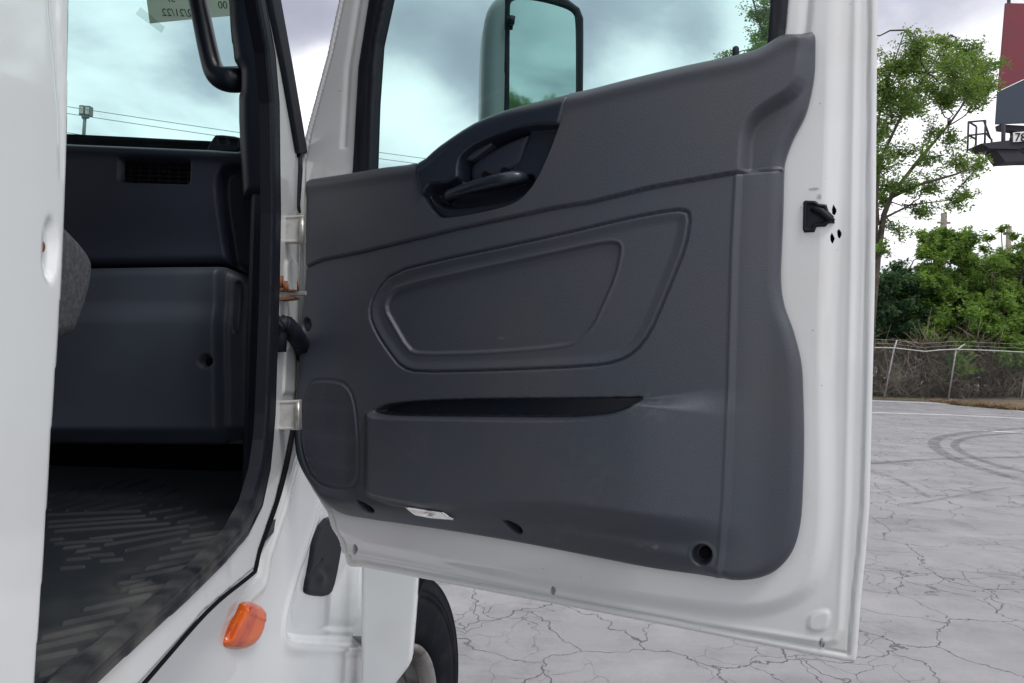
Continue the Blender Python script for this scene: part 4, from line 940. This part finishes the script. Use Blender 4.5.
bush('bright green bush in the middle, over the leaning fence post', 905, 985, 224, 396, BD, M['leaf_bright'], 5.0)
bush('broad green bush under the billboard at the right picture edge', 965, 1100, 236, 400, BD-.3, M['leaf'], 5.0)
bush('low yellow green bush spilling onto the fence rail', 915, 1040, 296, 396, BD-1.2, M['leaf_bright'], 4.0)
bush('dark bush in the gap behind the other bushes', 865, 1050, 262, 398, BD+2.5, M['leaf_dark'], 4.5)
bush('dark green bush out past the right picture edge', 1090, 1230, 250, 400, BD+.5, M['leaf_dark'], 2.0)
bush('green bush hidden by the door, left of the others', 640, 800, 270, 396, BD+1, M['leaf'], 2.0)
bush('wide green bush behind the fence, second from the left end', 450, 640, 262, 390, BD+.8, M['leaf_dark'], 1.7)
bush('green bush at the far left end of the fence', 260, 460, 258, 386, BD+.8, M['leaf'], 1.7)
# thin sapling top
sb = tp(1003, 380, BD+3); sb[2] = 0
make_tree('tree', 'thin sapling poking above the bushes under the billboard', 'tree', sb, [lp([(1003, 380, 0), (1002, 300, 0), (1003, 260, 0), (1001, 228, 0)], BD+3, .05, .02)], [(tp(x, y, BD+3), r*BD/F, .5) for x, y, r in ((1001, 232, 8), (990, 240, 8), (1012, 238, 8), (1018, 246, 8), (997, 252, 10), (985, 250, 6))], M['leaf'], leaf=.16, per=260, twig=6)
tz = np.array([7.9, -42., 0.]); make_tree('tree', 'round green tree across the lot, its tip mirrored in the wing mirror', 'tree', tz, [([tz, tz+[0, 0, 2.5], tz+[.3, 0, 4]], [.2, .15, .06])], [(tz+[rng.normal()*1.1, rng.normal()*1.1, 3.6+rng.random()*2.2], .8, 1) for _ in range(26)], M['leaf_bright'], leaf=.22, per=260, twig=7)
# dry vine tangle on and behind the fence (uncountable)
def tangle():
    V = []; Fs = []; paths = []
    a = tp(300, 395, FD+.5); b = tp(1200, 420, FD-1)
    for k in range(9500):
        t = rng.random(); x = a[0]+(b[0]-a[0])*t; y = 30.2+rng.random()*1.6; z = rng.random()**.8*(2.0+.5*math.sin(x*1.1)+.3*math.sin(x*2.7))
        if math.sin(x*3.1+z*2.3)+math.sin(x*1.3-z*3.7+1) < -.5 and rng.random() < .7: continue
        L = .3+.7*rng.random(); d = rng.normal(size=3); d /= np.linalg.norm(d); d[2] = abs(d[2])+.4
        p0 = np.array([x, y, z]); p1 = p0+d*L*.5+rng.normal(size=3)*.1; p2 = p0+d*L*.9+rng.normal(size=3)*.18; paths.append(([p0, p1, p2], [.016, .012, .006]))
    return paths
tg = multitube('vine_tangle', tangle(), M['vine'], None, 3); tag(tg, 'dry brown vines tangled behind the chain link fence', 'vines', kind='stuff')
n = 48000; a = tp(300, 395, FD+.5)[0]; b = tp(1200, 420, FD-1)[0]
C = np.stack([a+(b-a)*rng.random(n), 30.4+1.9*rng.random(n), 2.3*rng.random(n)**.9], 1); kf = np.sin(C[:, 0]*2.1+C[:, 2]*1.7)+np.sin(C[:, 0]*.9-C[:, 2]*3.1) > -.6; C = C[kf]
V, Fq = leafquads(C, .17); tag(mk('dry_foliage', V, Fq, M['dryleaf']), 'dry brown leaves filling the vine thicket behind the fence', 'dry foliage', kind='stuff')
n = 16000; C = np.stack([a+(b-a)*rng.random(n), 31+1.5*rng.random(n), .2+2.0*rng.random(n)], 1); V, Fq = leafquads(C, .18)
tag(mk('creeper_leaves', V, Fq, M['leaf_dark']), 'dark green creeper leaves mixed into the dry thicket', 'creeper', kind='stuff')
# fallen leaves
n = 2600; t = rng.random(n); e = np.array([onground(955, 405), onground(1024, 411)]); ee = np.array([onground(1024, 411), onground(1200, 430)])
C = e[0]*(1-t[:, None])+e[1]*t[:, None]; C2 = ee[0]*(1-t[:, None])+ee[1]*t[:, None]; C = np.concatenate([C, C2]); C[:, 1] += np.abs(rng.normal(size=len(C)))*.9-.25; C[:, 2] = .03+rng.random(len(C))*.06
V, Fq = leafquads(C, .13); tag(mk('leaf_litter', V, Fq, M['litter']), 'fallen brown leaves along the foot of the fence', 'leaf litter', kind='stuff')
# ---- fence
def link_mat():
    m = bpy.data.materials.new('chain_link'); m.use_nodes = True; nt = m.node_tree; b = nt.nodes['Principled BSDF']
    b.inputs['Base Color'].default_value = (.20, .20, .20, 1); b.inputs['Metallic'].default_value = .3; b.inputs['Roughness'].default_value = .5
    g = nt.nodes.new('ShaderNodeNewGeometry'); s = nt.nodes.new('ShaderNodeSeparateXYZ'); nt.links.new(g.outputs['Position'], s.inputs[0])
    outs = []
    for op in ('ADD', 'SUBTRACT'):
        a = nt.nodes.new('ShaderNodeMath'); a.operation = op; nt.links.new(s.outputs[0], a.inputs[0]); nt.links.new(s.outputs[2], a.inputs[1])
        w = nt.nodes.new('ShaderNodeMath'); w.operation = 'PINGPONG'; w.inputs[1].default_value = .04; nt.links.new(a.outputs[0], w.inputs[0])
        c = nt.nodes.new('ShaderNodeMath'); c.operation = 'LESS_THAN'; c.inputs[1].default_value = .0022; nt.links.new(w.outputs[0], c.inputs[0]); outs.append(c)
    mx = nt.nodes.new('ShaderNodeMath'); mx.operation = 'MAXIMUM'; nt.links.new(outs[0].outputs[0], mx.inputs[0]); nt.links.new(outs[1].outputs[0], mx.inputs[1]); nt.links.new(mx.outputs[0], b.inputs['Alpha']); return m
fence = empty('chain_link_fence', onground(948, 402), 'sagging chain link fence with leaning posts at the edge of the lot', 'fence')
posts = [((884, 395), (894, 349), (897, 340)), ((948, 402.5), (956, 350), (965, 344)), ((1020, 407), (1029, 352), (1036, 346)), ((1095, 414), (1102, 356), (1110, 350)), ((820, 391), (829, 345), (832, 338)), ((756, 387), (764, 341), (768, 335))]
for k in range(1, 8): posts.append(((756-66*k, 387-2.1*k), (764-66*k, 341-2.1*k), (768-66*k, 335-2.1*k)))
pd = []
for (bt, tpx, arm) in posts:
    g0 = onground(*bt); 
    if True: dpt_ = 29.6; 
    g0 = pt(bt[0], bt[1], dpt_); g0[2] = 0.0
    t1 = pt(*tpx, dpt_); t2 = pt(*arm, dpt_)
    tube('post', [g0, t1, t2], [.035, .035, .025], M['galv'], fence, 8)
rl = [pt(x, y, 29.55) for x, y in ((290, 326), (400, 329.5), (500, 332.7), (600, 336), (700, 338.8), (764, 341), (829, 345), (872, 347.5), (894, 348), (912, 350), (925, 351.5), (940, 350), (956, 349.3), (990, 350.5), (1029, 352.5), (1102, 357), (1200, 362))]
tube('top_rail', rl, .024, M['galv'], fence, 8)
for dy in (4, 8): tube('barbed_wire', [p+np.array([0, .1, dy*.04]) for p in rl[::2]], .006, M['galv'], fence, 4)
Vf = []; Ff = []
for p in rl: Vf += [(p[0], 29.62, .03), (p[0], 29.62, p[2])]
for i in range(len(rl)-1): Ff.append([2*i, 2*i+2, 2*i+3, 2*i+1])
mk('wire_mesh', Vf, Ff, link_mat(), fence)
# ---- utility poles and cables
def pole(px, ytop, dep, label, lean=0):
    t = pt(px, ytop, dep); b = t.copy(); b[2] = 0; e = empty('utility_pole', b, label, 'utility pole', 'utility poles carrying the cables')
    tube('shaft', [b, t], [.24, .20], M['wood'], e, 10)
    bm = bmesh.new(); bx(bm, (t[0]-.45, t[1]-.07, t[2]-.75), (t[0]+.45, t[1]+.05, t[2]-.62)); from_bm('crossarm', bm, M['wood'], e)
    return t
pA = pole(944, 213, 52, 'pale utility pole standing clear above the bright green bush')
pB = pole(1009, 226, 60, 'dark distant utility pole behind the thin sapling')
pC = pole(-30, 88, 33, 'utility pole behind the cab pillar at the far left')
for k, (dz, dx) in enumerate(((-.15, 0), (-.55, .7), (-1.3, -.5))):
    a = pC+np.array([dx, 0, dz]); b = pA+np.array([dx, 0, dz]); ps = []
    for i in range(25):
        t = i/24; ps.append(a*(1-t)+b*t+np.array([0, 0, -.55*4*t*(1-t)]))
    c = tube('utility_cable', ps, .017, M['wire'], None, 5)
    tag(c, ['uppermost thin black cable crossing the sky behind the truck', 'middle thin black cable of the three crossing the sky', 'lowest thin black cable of the three crossing the sky'][k], 'cable', 'cables strung across the sky')
# ---- floodlight pole seen through the windshield
fb = pt(84, 131, 44); fb0 = fb.copy(); fb0[2] = 0
M['lampgrey'] = mat('floodlight_grey', (0.12, 0.125, 0.13), .5)
fe = empty('floodlight_pole', fb0, 'grey floodlight pole seen through the windshield, above the dashboard', 'light pole')
ft = pt(85, 117, 44); tube('shaft', [fb0, fb, ft], [.14, .10, .09], M['lampgrey'], fe, 8)
tube('bracket', [pt(82.5, 117.5, 44), pt(88.5, 116.5, 44)], .12, M['lampgrey'], fe, 6)
for (x, y) in ((83.2, 111), (89, 111.5)):
    c = pt(x, y, 44); bm = bmesh.new(); bx(bm, (c[0]-.16, c[1]-.2, c[2]-.30), (c[0]+.16, c[1]+.2, c[2]+.30), .05); hd = from_bm('lamp_head', bm, M['lampgrey'], fe)
    bm = bmesh.new(); bx(bm, (c[0]-.11, c[1]-.22, c[2]-.20), (c[0]+.11, c[1]-.201, c[2]+.20)); from_bm('lamp_lens', bm, M['paper'], hd)
# ---- billboard
BY = 36.0; BP = yplane(BY)
bb = empty('billboard', (pt(1100, 150, BY)[0], BY+.5, 0), 'large red and slate billboard with a steel catwalk at the right picture edge', 'billboard')
def qb(name, pxs, h0, h1, m, par=None): return plate(name, BP, BP.poly(pxs), h0, h1, m, par or bb)
qb('red_panel', [(1006, 3), (1260, 8), (1260, 18), (1024, 79), (998.5, 91)], -.10, 0, M['red'])
qb('slate_panel', [(998.2, 91.6), (1024, 79.6), (1260, 18.8), (1260, 136), (1024, 123), (999, 124), (996, 124)], -.10, 0, M['slate'])
bstr = []
def bt(p, q, r=.05, d0=0, d1=0): bstr.append(([pt(*p, BY-d0), pt(*q, BY-d1)], [r, r]))
qb('trim_rail', [(1008, -2), (1011, -2), (1011, 4), (1008, 4)], -.08, -.02, M['structure'])
for a_, b_ in (((968, 122), (985.5, 120.5)), ((968.5, 122), (967.5, 151)), ((985.5, 120.5), (984.5, 149)), ((968, 135.5), (985, 133.5)), ((976.5, 127), (975.5, 151)), ((969, 122), (976.5, 126.5)), ((969, 135.5), (976.5, 139.5)), ((991.5, 139), (992, 149)), ((992, 143), (1010, 141)), ((1010, 141), (1009, 162)), ((986, 133), (991, 139)), ((1003.5, 124), (1003, 158)), ((984, 121), (990, 138)), ((1011, 136), (1010, 141))):
    bt(a_, b_, .045 if a_ != (1003.5, 124) else .09, .9, .9)
multitube('catwalk_railing', bstr, M['structure'], bb, 6)
qb('catwalk', [(967, 149.5), (988, 147.5), (1003, 147), (1260, 140), (1260, 150), (1012, 152), (1003, 155), (975, 154.5)], .0, 1.1, M['structure'])
qb('catwalk_brace', [(982, 154), (1003, 155), (1009, 160), (1040, 160), (1260, 158), (1260, 164), (1012, 166), (992, 167)], .1, 1.0, M['structure'])
qb('bottom_beam', [(1003, 123), (1260, 138), (1260, 150), (1018, 152), (1018, 130), (1004, 128)], -.6, -.2, M['structure'])
BP2 = yplane(BY-1.2); plate('number_plate', BP2, BP2.poly([(1013.5, 132.5), (1060, 128), (1060, 139), (1013.5, 142)]), -.04, 0, M['plate'], bb)
t0 = pt(1014.6, 141.0, BY-1.23); text('numerals', '78', t0, (1, 0, .0), (0, 0, 1), .56, M['black'], bb, .01)
tube('column', [(pt(1110, 150, BY)[0], BY+.5, 0), (pt(1110, 60, BY)[0], BY+.5, 15)], .45, M['structure'], bb, 20)

# =================================================================== LIGHT
SUN_EL, SUN_AZ = math.radians(56), math.radians(140)      # azimuth clockwise from +Y: behind and right of the camera
w = bpy.data.worlds.new('World'); scn.world = w; w.use_nodes = True; nt = w.node_tree
bg = nt.nodes['Background']; bg.inputs['Strength'].default_value = .1
N = nt.nodes.new; L = nt.links.new
sky = N('ShaderNodeTexSky'); sky.sky_type = 'NISHITA'; sky.sun_disc = False; sky.sun_elevation = SUN_EL; sky.sun_rotation = SUN_AZ
tc = N('ShaderNodeTexCoord'); sp_ = N('ShaderNodeSeparateXYZ'); L(tc.outputs['Generated'], sp_.inputs[0])
def mth(op, a, b=None, c=None):
    r = N('ShaderNodeMath'); r.operation = op
    for i, s in enumerate((a, b, c)):
        if s is None: continue
        if isinstance(s, (int, float)): r.inputs[i].default_value = s
        else: L(s, r.inputs[i])
    return r.outputs[0]
def mr(src, a, b_, c=0., d=1., sm=True):
    r = N('ShaderNodeMapRange'); r.interpolation_type = 'SMOOTHSTEP' if sm else 'LINEAR'
    for i, v in ((1, a), (2, b_), (3, c), (4, d)): r.inputs[i].default_value = v
    L(src, r.inputs[0]); return r.outputs[0]
zz = mth('ADD', mth('MAXIMUM', sp_.outputs[2], 0.0), .22)
cx = mth('DIVIDE', sp_.outputs[0], zz); cy = mth('DIVIDE', sp_.outputs[1], zz)
cb = N('ShaderNodeCombineXYZ'); L(cx, cb.inputs[0]); L(cy, cb.inputs[1])
n1 = N('ShaderNodeTexNoise'); n1.inputs['Scale'].default_value = .85; n1.inputs['Detail'].default_value = 9; n1.inputs['Roughness'].default_value = .54; n1.inputs['Distortion'].default_value = .35; L(cb.outputs[0], n1.inputs['Vector'])
# soft dark cloud bases where the photograph has them (directions in the sky)
def blob(px, py, r, amt):
    d = ray(px, py); d = d/np.linalg.norm(d)
    v = N('ShaderNodeVectorMath'); v.operation = 'DISTANCE'; v.inputs[1].default_value = tuple(d); L(tc.outputs['Generated'], v.inputs[0])
    return mth('MULTIPLY', mr(v.outputs['Value'], 0, r, 1, 0), amt)
acc = None
for q in ((150, 82, .20, .26), (235, 65, .12, .12), (300, 10, .11, .30), (450, 55, .16, .22), (400, 20, .12, .12), (560, 20, .16, .12), (690, 35, .12, .16), (930, 0, .22, .20), (1010, 215, .10, .10), (410, 95, .10, -.18), (420, 125, .12, -.12), (120, 15, .12, -.22), (175, 125, .12, -.10), (310, 90, .10, -.25), (640, 65, .10, -.14), (760, 90, .12, -.08), (960, 190, .2, -.14), (960, 110, .12, -.1)):
    b_ = blob(*q); acc = b_ if acc is None else mth('ADD', acc, b_)
dk = mth('ADD', mth('MULTIPLY', mth('SUBTRACT', n1.outputs['Fac'], .5), 1.6), acc)
f = mr(dk, -.14, .34)
cr = N('ShaderNodeValToRGB'); L(f, cr.inputs[0]); e = cr.color_ramp.elements
e[0].position = 0; e[0].color = (1.28, 1.28, 1.31, 1); e[1].position = 1; e[1].color = (.42, .43, .52, 1)
x_ = cr.color_ramp.elements.new(.35); x_.color = (1.0, 1.0, 1.06, 1)
x_ = cr.color_ramp.elements.new(.7); x_.color = (.60, .61, .70, 1)
up = mr(sp_.outputs[2], .42, .95, 1.0, 1.15)
sc = N('ShaderNodeVectorMath'); sc.operation = 'SCALE'; L(cr.outputs[0], sc.inputs[0]); L(mth('MULTIPLY', up, 10.0), sc.inputs['Scale'])
mx = N('ShaderNodeMix'); mx.data_type = 'RGBA'; mx.inputs[0].default_value = .93; L(sky.outputs[0], mx.inputs[6]); L(sc.outputs[0], mx.inputs[7])
L(mx.outputs[2], bg.inputs['Color'])
sl_ = bpy.data.lights.new('sun', 'SUN'); sl_.energy = 1.5; sl_.angle = math.radians(16); sl_.color = (1, .96, .90)
so2 = bpy.data.objects.new('sun', sl_); COL.objects.link(so2)
sdv = Vector((math.sin(SUN_AZ)*math.cos(SUN_EL), math.cos(SUN_AZ)*math.cos(SUN_EL), math.sin(SUN_EL)))
so2.rotation_euler = sdv.to_track_quat('Z', 'Y').to_euler(); so2.location = (0, -5, 20)
scn.render.engine = 'CYCLES'
scn.view_settings.view_transform = 'Standard'; scn.view_settings.look = 'None'; scn.view_settings.exposure = 0.14; scn.view_settings.gamma = 1
scn.cycles.transparent_max_bounces = 24; scn.cycles.max_bounces = 8
scn.render.resolution_x = 1024; scn.render.resolution_y = 683
